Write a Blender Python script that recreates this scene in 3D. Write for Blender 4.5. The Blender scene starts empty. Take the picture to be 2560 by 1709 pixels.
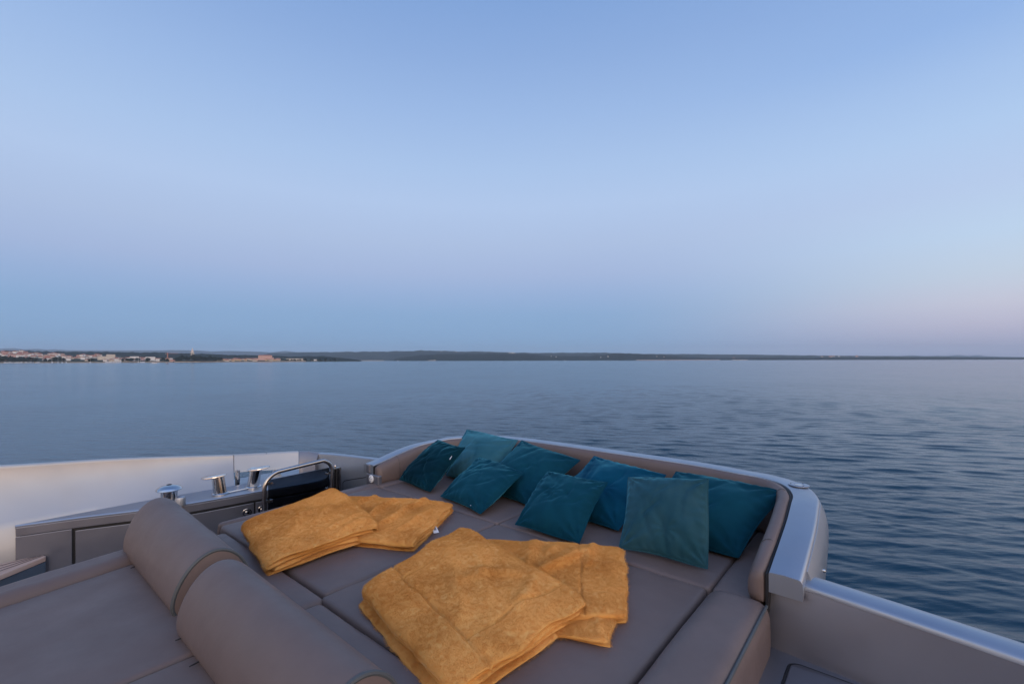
import bpy, bmesh, math, random
import numpy as np
from mathutils import Vector, Matrix, noise

sc = bpy.context.scene
C = sc.collection
R = math.radians
rng = np.random.default_rng(7)
random.seed(7)

# ------------------------------------------------------------------ camera
HZ, ROLL, LENS, CAMZ = 899.5, 0.0020, 16.0, 1.1
F = LENS / 36 * 2560
WATER = -3.2
cam = bpy.data.objects.new('Camera', bpy.data.cameras.new('Camera'))
C.objects.link(cam)
cam.location = (0, 0, CAMZ)
cam.rotation_euler = (R(90), ROLL, 0)
cam.data.lens = LENS
cam.data.sensor_width = 36
cam.data.shift_y = (HZ - 854.5) / 2560
cam.data.clip_start = 0.05
cam.data.clip_end = 60000
sc.camera = cam

# ------------------------------------------------------------------ dusk sky
def lin(r, g, b):
    f = lambda c: c / 12.92 if c <= 0.04045 else ((c + 0.055) / 1.055) ** 2.4
    return (f(r / 255), f(g / 255), f(b / 255), 1)

SUN_AZ = 160.0          # the sun has just set behind the camera, to the right
world = bpy.data.worlds.new('World')
sc.world = world
world.use_nodes = True
wn, wl = world.node_tree.nodes, world.node_tree.links
wn.clear()
def wnode(t, **k):
    n = wn.new(t)
    for a, b in k.items(): setattr(n, a, b)
    return n
tc = wnode('ShaderNodeTexCoord')
sep = wnode('ShaderNodeSeparateXYZ'); wl.new(tc.outputs['Generated'], sep.inputs[0])
def wm(op, a, b=None, c=None):
    n = wnode('ShaderNodeMath', operation=op)
    for i, x in enumerate((a, b, c)):
        if x is None: continue
        if isinstance(x, (int, float)): n.inputs[i].default_value = x
        else: wl.new(x, n.inputs[i])
    return n.outputs[0]
el = wm('DIVIDE', wm('ARCSINE', sep.outputs[2]), math.pi / 2)
hl = wm('MAXIMUM', wm('SQRT', wm('ADD', wm('MULTIPLY', sep.outputs[0], sep.outputs[0]), wm('MULTIPLY', sep.outputs[1], sep.outputs[1]))), 1e-4)
cd = wm('DIVIDE', wm('ADD', wm('MULTIPLY', sep.outputs[0], math.sin(R(SUN_AZ))), wm('MULTIPLY', sep.outputs[1], math.cos(R(SUN_AZ)))), hl)
def wramp(stops):
    n = wnode('ShaderNodeValToRGB')
    e = n.color_ramp.elements
    n.color_ramp.interpolation = 'EASE' if False else 'LINEAR'
    while len(e) > 1: e.remove(e[-1])
    for i, (deg, col) in enumerate(stops):
        x = e[0] if i == 0 else e.new(deg / 90)
        x.position = deg / 90
        x.color = lin(*col)
    wl.new(el, n.inputs[0])
    return n.outputs[0]
skyA = wramp([(0, (140, 178, 216)), (2.5, (138, 176, 216)), (5.5, (142, 177, 217)), (8, (155, 182, 222)), (10.5, (168, 188, 225)), (14, (176, 196, 230)), (18.5, (180, 203, 238)),
              (22.5, (172, 199, 237)), (28, (158, 188, 232)), (33.5, (143, 175, 224)), (38.5, (130, 165, 218)), (55, (112, 148, 206)), (90, (95, 130, 192))])
skyB = wramp([(0, (176, 180, 210)), (1.5, (192, 189, 214)), (3, (204, 199, 219)), (5, (211, 211, 227)), (7.5, (203, 217, 234)), (11, (195, 218, 243)), (15, (188, 209, 241)),
              (20, (178, 206, 242)), (24, (166, 196, 238)), (28, (148, 182, 232)), (34, (138, 172, 224)), (55, (118, 152, 210)), (90, (95, 130, 192))])
skyC = wramp([(0, (255, 196, 150)), (5, (255, 214, 180)), (12, (250, 226, 208)), (22, (236, 228, 226)), (35, (206, 214, 232)), (55, (150, 176, 220)), (90, (95, 130, 192))])
def wmap(v, a, b):
    n = wnode('ShaderNodeMapRange', interpolation_type='SMOOTHSTEP')
    wl.new(v, n.inputs[0]); n.inputs[1].default_value = a; n.inputs[2].default_value = b
    return n.outputs[0]
def wmix(f, a, b):
    n = wnode('ShaderNodeMix', data_type='RGBA')
    wl.new(f, n.inputs[0]); wl.new(a, n.inputs[6]); wl.new(b, n.inputs[7])
    return n.outputs[2]
glow = wnode('ShaderNodeVectorMath', operation='SCALE'); wl.new(skyC, glow.inputs[0]); glow.inputs['Scale'].default_value = 1.7   # afterglow is brighter than the exposure holds
skyC = glow.outputs[0]
sky = wmix(wmap(cd, -0.30, 0.70), wmix(wmap(cd, -0.90, -0.33), skyA, skyB), skyC)
bg = wnode('ShaderNodeBackground'); bg.inputs[1].default_value = 1.0
wl.new(sky, bg.inputs[0])
wo = wnode('ShaderNodeOutputWorld'); wl.new(bg.outputs[0], wo.inputs[0])

sun = bpy.data.objects.new('Sun', bpy.data.lights.new('Sun', 'SUN'))
C.objects.link(sun)
sun.data.energy = 0.5
sun.data.angle = R(25)
sun.data.color = (1.0, 0.72, 0.52)
sd = Vector((math.sin(R(SUN_AZ)), math.cos(R(SUN_AZ)), math.tan(R(12))))
sun.rotation_euler = (-sd).to_track_quat('-Z', 'Y').to_euler()

sc.view_settings.view_transform = 'Standard'
sc.view_settings.look = 'None'
sc.view_settings.exposure = 0
sc.view_settings.gamma = 1
sc.render.engine = 'CYCLES'
sc.cycles.use_denoising = True

# ------------------------------------------------------------------ survey helpers: sight lines to real planes of the boat
Uv = np.array([0.76678, -0.64190]); Vv = np.array([0.64190, 0.76678])     # boat axes: u along the sofa, v across it
def ray(px, py):
    x = px - ROLL * (py - HZ); y = py + ROLL * (px - 1280)
    return np.array([(x - 1280) / F, 1, (HZ - y) / F])
CAM = np.array([0, 0, CAMZ])
def onz(px, py, z=0.0):
    d = ray(px, py); return CAM + d * ((z - CAMZ) / d[2])
def on_u(px, py, u0):
    d = ray(px, py); return CAM + d * (u0 / (d[:2] @ Uv))
def on_v(px, py, v0):
    d = ray(px, py); return CAM + d * (v0 / (d[:2] @ Vv))
def W(u, v, z=0.0):
    return np.array([u * Uv[0] + v * Vv[0], u * Uv[1] + v * Vv[1], z])
def uv(p): return float(p[:2] @ Uv), float(p[:2] @ Vv)
def WA(u, v, z):
    u, v, z = np.broadcast_arrays(np.asarray(u, float), np.asarray(v, float), np.asarray(z, float))
    return np.stack([u * Uv[0] + v * Vv[0], u * Uv[1] + v * Vv[1], z], -1)

# ------------------------------------------------------------------ object helpers
ORG = {}
def tag(o, label, cat, group=None):
    o['label'] = label; o['category'] = cat
    if group: o['group'] = group
    return o
def thing(name, label, cat, base, group=None):
    o = bpy.data.objects.new(name, None); C.objects.link(o)
    o.empty_display_size = 0.1
    o.location = tuple(base); ORG[o] = np.array(base, float)
    return tag(o, label, cat, group)
def mk(name, V, Fc, mat, parent=None, smooth=True, base=None):
    V = np.asarray(V, float).reshape(-1, 3)
    if parent is not None: org = ORG[parent]
    elif base is not None: org = np.array(base, float)
    else:
        org = np.array([*(V[:, :2].min(0) + V[:, :2].max(0)) / 2, V[:, 2].min()])
    me = bpy.data.meshes.new(name)
    me.from_pydata((V - org).tolist(), [], [tuple(int(i) for i in f) for f in Fc])
    me.update()
    bm = bmesh.new(); bm.from_mesh(me)
    bmesh.ops.recalc_face_normals(bm, faces=bm.faces[:])
    bm.to_mesh(me); bm.free()
    if smooth: me.polygons.foreach_set('use_smooth', [True] * len(me.polygons))
    if mat: me.materials.append(mat)
    o = bpy.data.objects.new(name, me); C.objects.link(o)
    ORG[o] = org
    if smooth and name not in ('fur_throw', 'cover', 'padding'):
        o.modifiers.new('split', 'EDGE_SPLIT').split_angle = R(42)
    if parent is not None: o.parent = parent
    else: o.location = tuple(org)
    return o
def struct(o):
    o['kind'] = 'structure'; return o
def bevel(o, w=0.004, seg=2, ang=35):
    m = o.modifiers.new('bevel', 'BEVEL'); m.width = w; m.segments = seg; m.limit_method = 'ANGLE'; m.angle_limit = R(ang)
    m.harden_normals = False
    return o
def subsurf(o, lv=1):
    m = o.modifiers.new('sub', 'SUBSURF'); m.levels = lv; m.render_levels = lv; return o
def join(*parts):
    V, Fc, n = [], [], 0
    for v, f in parts:
        v = np.asarray(v, float).reshape(-1, 3)
        V.append(v); Fc += [tuple(i + n for i in q) for q in f]; n += len(v)
    return np.concatenate(V), Fc
def grid_faces(nr, nc, wrap_c=False, wrap_r=False):
    f = []
    for i in range(nr if wrap_r else nr - 1):
        for j in range(nc if wrap_c else nc - 1):
            i2, j2 = (i + 1) % nr, (j + 1) % nc
            f.append((i * nc + j, i * nc + j2, i2 * nc + j2, i2 * nc + j))
    return f
def loft(rings, closed=True, cap=True):
    """rings: (n, m, 3) cross-sections swept into one skin"""
    A = np.asarray(rings, float); n, m = A.shape[:2]
    f = grid_faces(n, m, wrap_c=closed)
    if cap and closed:
        f.append(tuple(range(m))[::-1]); f.append(tuple((n - 1) * m + i for i in range(m)))
    return A.reshape(-1, 3), f
def tube(path, r, seg=12, closed=False, cap=True):
    P = np.asarray(path, float); n = len(P)
    rr = np.broadcast_to(np.asarray(r, float), (n,))
    T = np.gradient(P, axis=0) if not closed else np.roll(P, -1, 0) - np.roll(P, 1, 0)
    T /= np.linalg.norm(T, axis=1)[:, None]
    a = np.array([0, 0, 1.0]) if abs(T[0][2]) < .9 else np.array([1.0, 0, 0])
    nrm = np.cross(T[0], a); nrm /= np.linalg.norm(nrm)
    rings = []
    for i in range(n):
        nrm = nrm - T[i] * (nrm @ T[i]); nrm /= np.linalg.norm(nrm)
        b = np.cross(T[i], nrm)
        th = np.linspace(0, 2 * np.pi, seg, endpoint=False)
        rings.append(P[i] + rr[i] * (np.cos(th)[:, None] * nrm + np.sin(th)[:, None] * b))
    A = np.array(rings)
    f = grid_faces(n, seg, wrap_c=True, wrap_r=closed)
    if cap and not closed:
        f.append(tuple(range(seg))[::-1]); f.append(tuple((n - 1) * seg + i for i in range(seg)))
    return A.reshape(-1, 3), f
def lathe(prof, c, seg=28, axis=(0, 0, 1), sx=1.0, sy=1.0, xdir=(1, 0, 0)):
    """prof: (r, h) pairs along axis from c"""
    ax = np.array(axis, float); ax /= np.linalg.norm(ax)
    x = np.array(xdir, float); x = x - ax * (x @ ax)
    if np.linalg.norm(x) < 1e-3: x = np.cross(ax, [0, 1, 0.1])
    x /= np.linalg.norm(x); y = np.cross(ax, x)
    th = np.linspace(0, 2 * np.pi, seg, endpoint=False)
    A = np.array([np.array(c) + ax * h + r * (sx * np.cos(th)[:, None] * x + sy * np.sin(th)[:, None] * y) for r, h in prof])
    f = grid_faces(len(prof), seg, wrap_c=True)
    f.append(tuple(range(seg))[::-1]); f.append(tuple((len(prof) - 1) * seg + i for i in range(seg)))
    return A.reshape(-1, 3), f
def box(u0, u1, v0, v1, z0, z1):
    V = [W(u, v, z) for z in (z0, z1) for u, v in ((u0, v0), (u1, v0), (u1, v1), (u0, v1))]
    return np.array(V), [(0, 1, 2, 3), (4, 5, 6, 7), (0, 1, 5, 4), (1, 2, 6, 5), (2, 3, 7, 6), (3, 0, 4, 7)]
def wbox(c, sx, sy, sz, rz=0.0):
    cs, sn = math.cos(rz), math.sin(rz)
    V = [(c[0] + x * sx / 2 * cs - y * sy / 2 * sn, c[1] + x * sx / 2 * sn + y * sy / 2 * cs, c[2] + z * sz) for z in (0, 1) for x, y in ((-1, -1), (1, -1), (1, 1), (-1, 1))]
    return np.array(V), [(0, 1, 2, 3), (4, 5, 6, 7), (0, 1, 5, 4), (1, 2, 6, 5), (2, 3, 7, 6), (3, 0, 4, 7)]
def smooth_path(P, n, k=3):
    """Catmull-Rom through the points, resampled evenly"""
    P = np.asarray(P, float)
    Q = np.vstack([2 * P[0] - P[1], P, 2 * P[-1] - P[-2]])
    out = []
    for i in range(1, len(Q) - 2):
        for t in np.linspace(0, 1, 24, endpoint=False):
            a, b, c, d = Q[i - 1], Q[i], Q[i + 1], Q[i + 2]
            out.append(.5 * ((2 * b) + (c - a) * t + (2 * a - 5 * b + 4 * c - d) * t ** 2 + (3 * b - a - 3 * c + d) * t ** 3))
    out.append(P[-1]); out = np.array(out)
    for _ in range(k):
        out[1:-1] = (out[:-2] + 2 * out[1:-1] + out[2:]) / 4
    s = np.r_[0, np.cumsum(np.linalg.norm(np.diff(out, axis=0), axis=1))]
    q = np.linspace(0, s[-1], n)
    return np.stack([np.interp(q, s, out[:, i]) for i in range(P.shape[1])], -1)
def fbm(P, scale, oct=3, seed=0.0):
    """vectorised value: mathutils noise on an array of points"""
    P = np.asarray(P, float)
    return np.array([noise.fractal(Vector((p[0] * scale + seed, p[1] * scale - seed, p[2] * scale + 2 * seed)), 1.0, 2.0, oct) for p in P.reshape(-1, 3)]).reshape(P.shape[:-1])

# ------------------------------------------------------------------ materials
def newmat(name):
    m = bpy.data.materials.new(name); m.use_nodes = True
    n, l = m.node_tree.nodes, m.node_tree.links
    return m, n, l, n['Principled BSDF']
def nd(n, t, **k):
    x = n.new(t)
    for a, b in k.items():
        setattr(x, a, b)
    return x
def noise_node(n, l, scale, detail=3, rough=.55, coord='Object', stretch=None):
    t = nd(n, 'ShaderNodeTexCoord'); out = t.outputs[coord]
    if stretch:
        mp = nd(n, 'ShaderNodeMapping'); mp.inputs['Scale'].default_value = stretch; l.new(out, mp.inputs[0]); out = mp.outputs[0]
    x = nd(n, 'ShaderNodeTexNoise'); x.inputs['Scale'].default_value = scale; x.inputs['Detail'].default_value = detail
    x.inputs['Roughness'].default_value = rough
    l.new(out, x.inputs['Vector']); return x.outputs[0]
def add_bump(n, l, b, hgt, strength, dist, prev=None):
    x = nd(n, 'ShaderNodeBump'); x.inputs['Strength'].default_value = strength; x.inputs['Distance'].default_value = dist
    l.new(hgt, x.inputs['Height'])
    if prev is not None: l.new(prev, x.inputs['Normal'])
    if b is not None: l.new(x.outputs[0], b.inputs['Normal'])
    return x.outputs[0]
def vary(n, l, fac, a, b, lo=.3, hi=.7):
    mr = nd(n, 'ShaderNodeMapRange'); l.new(fac, mr.inputs[0]); mr.inputs[1].default_value = lo; mr.inputs[2].default_value = hi
    x = nd(n, 'ShaderNodeMix', data_type='RGBA'); l.new(mr.outputs[0], x.inputs[0])
    x.inputs[6].default_value = (*a, 1); x.inputs[7].default_value = (*b, 1); return x.outputs[2]
def varyf(n, l, fac, a, b, lo=.3, hi=.7):
    mr = nd(n, 'ShaderNodeMapRange'); l.new(fac, mr.inputs[0]); mr.inputs[1].default_value = lo; mr.inputs[2].default_value = hi
    mr.inputs[3].default_value = a; mr.inputs[4].default_value = b; return mr.outputs[0]

def m_paint(name, col, metal=.6, rough=.32, coat=.6):
    m, n, l, b = newmat(name)
    big = noise_node(n, l, 2.3, 4)
    l.new(vary(n, l, big, tuple(c * .95 for c in col), tuple(min(1, c * 1.04) for c in col)), b.inputs['Base Color'])
    b.inputs['Metallic'].default_value = metal
    l.new(varyf(n, l, noise_node(n, l, 6, 5), rough * .85, rough * 1.2), b.inputs['Roughness'])
    b.inputs['Coat Weight'].default_value = coat; b.inputs['Coat Roughness'].default_value = .12
    add_bump(n, l, b, noise_node(n, l, 9, 2), .02, .003)
    return m
M_silver = m_paint('silver_paint', (.38, .41, .46), .85, .40, .2)
M_silver_shade = m_paint('shaded_silver_paint', (.215, .215, .245), .72, .42, .25)  # same silver paint; the darker tone of its shaded faces is put into the colour
M_silver_lit = m_paint('lit_silver_paint', (.50, .465, .435), .42, .40, .25)  # same silver paint again, paler and warmer: bright dusk sky painted into its colour

def m_simple(name, col, rough=.5, metal=0, coat=0, bump=None, bdist=.001, bstr=.2, colvar=.1, nscale=8):
    m, n, l, b = newmat(name)
    l.new(vary(n, l, noise_node(n, l, nscale, 5), tuple(c * (1 - colvar) for c in col), tuple(min(1, c * (1 + colvar)) for c in col)), b.inputs['Base Color'])
    b.inputs['Roughness'].default_value = rough; b.inputs['Metallic'].default_value = metal
    b.inputs['Coat Weight'].default_value = coat
    if bump: add_bump(n, l, b, noise_node(n, l, bump, 3), bstr, bdist)
    return m
M_chrome = m_simple('polished_steel', (.56, .55, .55), .13, 1, 0, 40, .0005, .05, .05)
M_dark = m_simple('black_rubber', (.012, .012, .014), .55, 0, 0, 300)
M_black = m_simple('black_gloss', (.012, .012, .014), .25, 0, .5)
M_plastic = m_simple('white_plastic', (.72, .72, .72), .4)
M_whitegel = m_simple('white_gelcoat', (.72, .72, .72), .3, 0, .4)
M_gelblue = m_simple('satin_gelcoat', (.30, .34, .40), .25, .3, .5)
M_tagwhite = m_simple('white_satin_tag', (.72, .73, .78), .5)
M_ink = m_simple('grey_print', (.2, .2, .22), .6)

def m_vinyl(name, col):
    m, n, l, b = newmat(name)
    l.new(vary(n, l, noise_node(n, l, 3.1, 6, .6), tuple(c * .90 for c in col), tuple(c * 1.08 for c in col)), b.inputs['Base Color'])
    l.new(varyf(n, l, noise_node(n, l, 5, 5, .6), .44, .60), b.inputs['Roughness'])
    b.inputs['Specular IOR Level'].default_value = .42
    p1 = add_bump(n, l, None, noise_node(n, l, 420, 2), .12, .0008)
    p2 = add_bump(n, l, None, noise_node(n, l, 7, 4, .6), .22, .010, p1)
    add_bump(n, l, b, noise_node(n, l, 26, 3, .6), .10, .003, p2)
    return m
M_vinyl = m_vinyl('taupe_vinyl', (.148, .108, .097))
M_pipe = m_vinyl('grey_piping', (.075, .082, .085))

def m_velvet(name, dark, light, seed):
    m, n, l, b = newmat(name)
    t = nd(n, 'ShaderNodeTexCoord'); mp = nd(n, 'ShaderNodeMapping'); mp.inputs['Location'].default_value = (seed, seed * .7, -seed)
    l.new(t.outputs['Object'], mp.inputs[0])
    def nz(s, d, r=.6, dist=0.0):
        x = nd(n, 'ShaderNodeTexNoise'); x.inputs['Scale'].default_value = s; x.inputs['Detail'].default_value = d; x.inputs['Roughness'].default_value = r
        x.inputs['Distortion'].default_value = dist
        l.new(mp.outputs[0], x.inputs['Vector']); return x.outputs[0]
    nap = nz(2.6, 5, .55, .6)                       # pile brushed one way or the other
    l.new(vary(n, l, nap, dark, light, .30, .74), b.inputs['Base Color'])
    b.inputs['Roughness'].default_value = .8
    b.inputs['Specular IOR Level'].default_value = .05
    l.new(varyf(n, l, nap, .25, .85, .35, .68), b.inputs['Sheen Weight'])
    b.inputs['Sheen Roughness'].default_value = .38
    b.inputs['Sheen Tint'].default_value = (.10, .46, .62, 1)
    p1 = add_bump(n, l, None, nz(700, 2), .25, .001)
    add_bump(n, l, b, nz(22, 3), .10, .004, p1)
    return m

def m_fur(name):
    m, n, l, b = newmat(name)
    l.new(vary(n, l, noise_node(n, l, 4, 2, .5), (.57, .238, .044), (.80, .41, .112), .30, .66), b.inputs['Base Color'])
    b.inputs['Roughness'].default_value = .8
    b.inputs['Specular IOR Level'].default_value = .2
    b.inputs['Sheen Weight'].default_value = .5; b.inputs['Sheen Roughness'].default_value = .5
    b.inputs['Sheen Tint'].default_value = (1, .72, .38, 1)
    return m
M_fur = m_fur('ochre_faux_fur')

def m_glass():
    m, n, l, b = newmat('smoked_glass')
    n.remove(b)
    tr = nd(n, 'ShaderNodeBsdfTransparent'); tr.inputs[0].default_value = (.31, .34, .37, 1)
    gl = nd(n, 'ShaderNodeBsdfGlossy'); gl.inputs['Roughness'].default_value = .02; gl.inputs[0].default_value = (1, 1, 1, 1)
    fr = nd(n, 'ShaderNodeFresnel'); fr.inputs[0].default_value = 1.5
    fm = nd(n, 'ShaderNodeMath', operation='MULTIPLY'); l.new(fr.outputs[0], fm.inputs[0]); fm.inputs[1].default_value = .4
    mx = nd(n, 'ShaderNodeMixShader'); l.new(fm.outputs[0], mx.inputs[0]); l.new(tr.outputs[0], mx.inputs[1]); l.new(gl.outputs[0], mx.inputs[2])
    l.new(mx.outputs[0], n['Material Output'].inputs[0])
    return m
M_glass = m_glass()

def m_teak():
    m, n, l, b = newmat('weathered_teak')
    g = noise_node(n, l, 30, 5, .6, stretch=(1, .08, 1))
    l.new(vary(n, l, g, (.40, .27, .22), (.58, .43, .36)), b.inputs['Base Color'])
    b.inputs['Roughness'].default_value = .7
    add_bump(n, l, b, g, .2, .002)
    return m
M_teak = m_teak()

def m_water():
    m, n, l, b = newmat('sea_water')
    b.inputs['Base Color'].default_value = (.0003, .028, .054, 1)
    b.inputs['Roughness'].default_value = .07
    b.inputs['IOR'].default_value = 1.28
    h1 = noise_node(n, l, 1.0, 4, .55, stretch=(.35, 1.35, 1))
    h2 = noise_node(n, l, 4.2, 4, .55, stretch=(.38, 1.3, 1))
    h3 = noise_node(n, l, .06, 3, .5)
    p = add_bump(n, l, None, h1, .3, .16)
    tcw = nd(n, 'ShaderNodeTexCoord'); ln_ = nd(n, 'ShaderNodeVectorMath', operation='LENGTH'); l.new(tcw.outputs['Object'], ln_.inputs[0])
    mr = nd(n, 'ShaderNodeMapRange'); l.new(ln_.outputs['Value'], mr.inputs[0]); mr.inputs[1].default_value = 8; mr.inputs[2].default_value = 130
    mr.inputs[3].default_value = .17; mr.inputs[4].default_value = .12; l.new(mr.outputs[0], b.inputs['Roughness'])     # unresolved ripples by the hull, calmer slick farther out
    x = nd(n, 'ShaderNodeBump'); x.inputs['Distance'].default_value = .04
    l.new(h2, x.inputs['Height']); l.new(p, x.inputs['Normal'])
    l.new(varyf(n, l, h3, .30, .75, .38, .62), x.inputs['Strength'])
    l.new(x.outputs[0], b.inputs['Normal'])
    return m
M_water = m_water()

# ------------------------------------------------------------------ sea: one sheet with real wavelets out to the horizon
def build_sea():
    rad = [0.0]
    r = 1.0
    while r < 12500:
        rad.append(r)
        r += max(.05, .0042 * r) if r < 300 else .03 * r
    rad = np.array(rad)
    nf = 620
    th = np.r_[np.linspace(R(-58), R(58), nf), np.linspace(R(58), R(302), 90)[1:-1]]
    RR, TT = np.meshgrid(rad, th, indexing='ij')
    X, Y = RR * np.sin(TT), RR * np.cos(TT)
    Z = np.zeros_like(X)
    space = np.maximum(np.gradient(rad)[:, None], RR * R(116) / nf)
    g = np.random.default_rng(3)
    gust = .75 + .45 * np.sin(.05 * X + .9) * np.sin(.037 * Y + .4) + .25 * np.clip(X / 25, -1, 1.2)
    gust = np.clip(gust, .35, 1.5)
    for i in range(110):
        lam = .13 * (1.5 / .13) ** (g.random() ** 1.1)
        a = g.normal(0, .25) + .24
        k = 2 * math.pi / lam
        amp = .0095 * lam ** .95 / math.sqrt(20)
        fade = np.clip((lam / space - 2.2) / 2.5, 0, 1)
        Z += amp * fade * np.sin(k * (X * math.sin(a) + Y * math.cos(a)) + g.random() * 6.28)
    Z *= gust
    V = np.stack([X, Y, WATER + Z], -1).reshape(-1, 3)
    n, m = RR.shape
    I = np.arange(n * m).reshape(n, m); J = np.roll(I, -1, 1)
    Q = np.stack([I[:-1], J[:-1], J[1:], I[1:]], -1).reshape(-1, 4)
    me = bpy.data.meshes.new('sea')
    me.vertices.add(len(V)); me.vertices.foreach_set('co', V.ravel())
    me.loops.add(Q.size); me.loops.foreach_set('vertex_index', Q.ravel().astype(np.int32))
    me.polygons.add(len(Q)); me.polygons.foreach_set('loop_start', np.arange(0, Q.size, 4, dtype=np.int32))
    me.polygons.foreach_set('use_smooth', [True] * len(Q))
    me.update(calc_edges=True); me.validate()
    me.materials.append(M_water)
    o = bpy.data.objects.new('sea', me); C.objects.link(o)
    return struct(o)
build_sea()

# ------------------------------------------------------------------ coast
def m_land(name, a, b_, scale, haze=0):
    m, n, l, b = newmat(name)
    l.new(vary(n, l, noise_node(n, l, scale, 6, .7), a, b_, .35, .65), b.inputs['Base Color'])
    b.inputs['Roughness'].default_value = .95; b.inputs['Specular IOR Level'].default_value = .05
    return m
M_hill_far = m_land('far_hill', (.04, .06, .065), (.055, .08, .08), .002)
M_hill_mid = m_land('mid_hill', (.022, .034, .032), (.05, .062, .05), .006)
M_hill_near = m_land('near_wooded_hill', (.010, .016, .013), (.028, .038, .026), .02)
M_town_ground = m_land('town_ground', (.03, .045, .03), (.08, .08, .06), .02)
M_shore = m_land('pale_shore_stone', (.34, .28, .22), (.50, .42, .34), .05)

def land_at(px, py, dist):
    d = ray(px, py); return CAM + d * dist
def ridge(name, mat, prof, d0, d1, back=600, shore=None, rough=0.0, seed=0):
    """hill: waterline at distance d0 rising to a skyline at distance d1"""
    pr = np.array(prof, float)
    px = np.arange(pr[0, 0], pr[-1, 0] + 1, 2.0 if rough else 5.0)
    py = np.interp(px, pr[:, 0], pr[:, 1])
    rows = []
    ts = [0, .08, .25, .5, .75, 1.0]
    hs = [0, .10, .35, .68, .90, 1.0]
    top = []
    for i, x in enumerate(px):
        p = land_at(x, py[i], d1); h = max(p[2] - WATER, .5)
        if rough: h *= 1 + rough * (noise.fractal(Vector((x * .05, seed, 0)), 1, 2, 4) + .8 * abs(noise.noise(Vector((x * .21, seed + 3, 0)))))
        col = []
        for t, hh in zip(ts, hs):
            Y = d0 + (d1 - d0) * t
            w = noise.noise(Vector((x * .02, t * 3, seed))) * .06 * (t * (1 - t) * 4)
            col.append((ray(x, 900)[0] * Y, Y, WATER - .3 + h * (hh + w)))
        col.append((ray(x, 900)[0] * (d1 + back), d1 + back, WATER - .3))
        rows.append(col)
    V, f = np.array(rows).reshape(-1, 3), grid_faces(len(px), len(ts) + 1)
    return struct(mk(name, V, f, mat))
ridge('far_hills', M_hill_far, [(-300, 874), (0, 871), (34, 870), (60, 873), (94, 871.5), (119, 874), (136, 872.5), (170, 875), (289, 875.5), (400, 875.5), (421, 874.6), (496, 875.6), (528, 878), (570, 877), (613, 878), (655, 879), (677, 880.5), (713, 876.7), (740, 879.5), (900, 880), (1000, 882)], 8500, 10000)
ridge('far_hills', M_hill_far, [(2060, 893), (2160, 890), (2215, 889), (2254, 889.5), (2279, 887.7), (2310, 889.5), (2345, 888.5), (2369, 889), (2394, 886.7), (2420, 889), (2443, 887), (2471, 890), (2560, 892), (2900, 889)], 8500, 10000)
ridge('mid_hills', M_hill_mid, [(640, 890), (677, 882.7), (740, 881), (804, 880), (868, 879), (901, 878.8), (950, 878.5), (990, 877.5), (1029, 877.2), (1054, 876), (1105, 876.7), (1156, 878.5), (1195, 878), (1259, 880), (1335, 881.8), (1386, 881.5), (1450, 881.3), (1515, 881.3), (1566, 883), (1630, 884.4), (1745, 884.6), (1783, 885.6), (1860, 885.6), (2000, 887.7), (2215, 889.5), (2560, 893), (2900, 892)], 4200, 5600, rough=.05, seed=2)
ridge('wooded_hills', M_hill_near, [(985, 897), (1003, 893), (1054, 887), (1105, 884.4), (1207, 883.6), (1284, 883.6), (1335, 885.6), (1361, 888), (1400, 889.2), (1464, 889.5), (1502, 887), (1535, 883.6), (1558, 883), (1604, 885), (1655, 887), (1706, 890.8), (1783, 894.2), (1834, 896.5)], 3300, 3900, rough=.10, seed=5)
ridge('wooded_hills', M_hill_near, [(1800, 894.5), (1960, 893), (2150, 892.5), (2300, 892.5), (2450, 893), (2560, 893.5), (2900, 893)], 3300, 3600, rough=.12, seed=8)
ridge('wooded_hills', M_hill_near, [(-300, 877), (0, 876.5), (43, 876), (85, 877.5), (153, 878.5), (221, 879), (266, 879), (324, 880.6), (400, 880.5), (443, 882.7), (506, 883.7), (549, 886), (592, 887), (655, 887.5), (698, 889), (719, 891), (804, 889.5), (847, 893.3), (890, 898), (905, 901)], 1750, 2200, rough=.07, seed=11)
TOWN = [(-200, 880), (0, 880.5), (60, 881), (110, 886), (200, 889), (300, 890), (420, 893), (520, 897), (640, 893), (720, 894), (800, 897), (905, 902.5)]
def shore_dist(px): return float(np.interp(px, [-300, 0, 300, 500, 900], [950, 1000, 1080, 1180, 1700]))
def town_h(px, Y):
    d0 = shore_dist(px); d1 = d0 + 380
    t = min(max((Y - d0) / (d1 - d0), 0), 1)
    py = np.interp(px, [p[0] for p in TOWN], [p[1] for p in TOWN])
    h = land_at(px, py, d1)[2] - WATER
    return WATER + 1.2 + max(h - 1.2, .3) * t ** .9
def build_town_ground():
    px = np.arange(-200, 906, 8.0); rows = []
    for x in px:
        d0 = shore_dist(x); dx = ray(x, 900)[0]; col = [(dx * d0, d0, WATER - .5)]
        for t in (0, .1, .25, .5, .75, 1, 1.5):
            Y = d0 + 380 * t; col.append((dx * Y, Y, town_h(x, Y) if t <= 1 else WATER))
        rows.append(col)
    return struct(mk('town_ground', np.array(rows).reshape(-1, 3), grid_faces(len(px), 8), M_town_ground))
build_town_ground()
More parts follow.
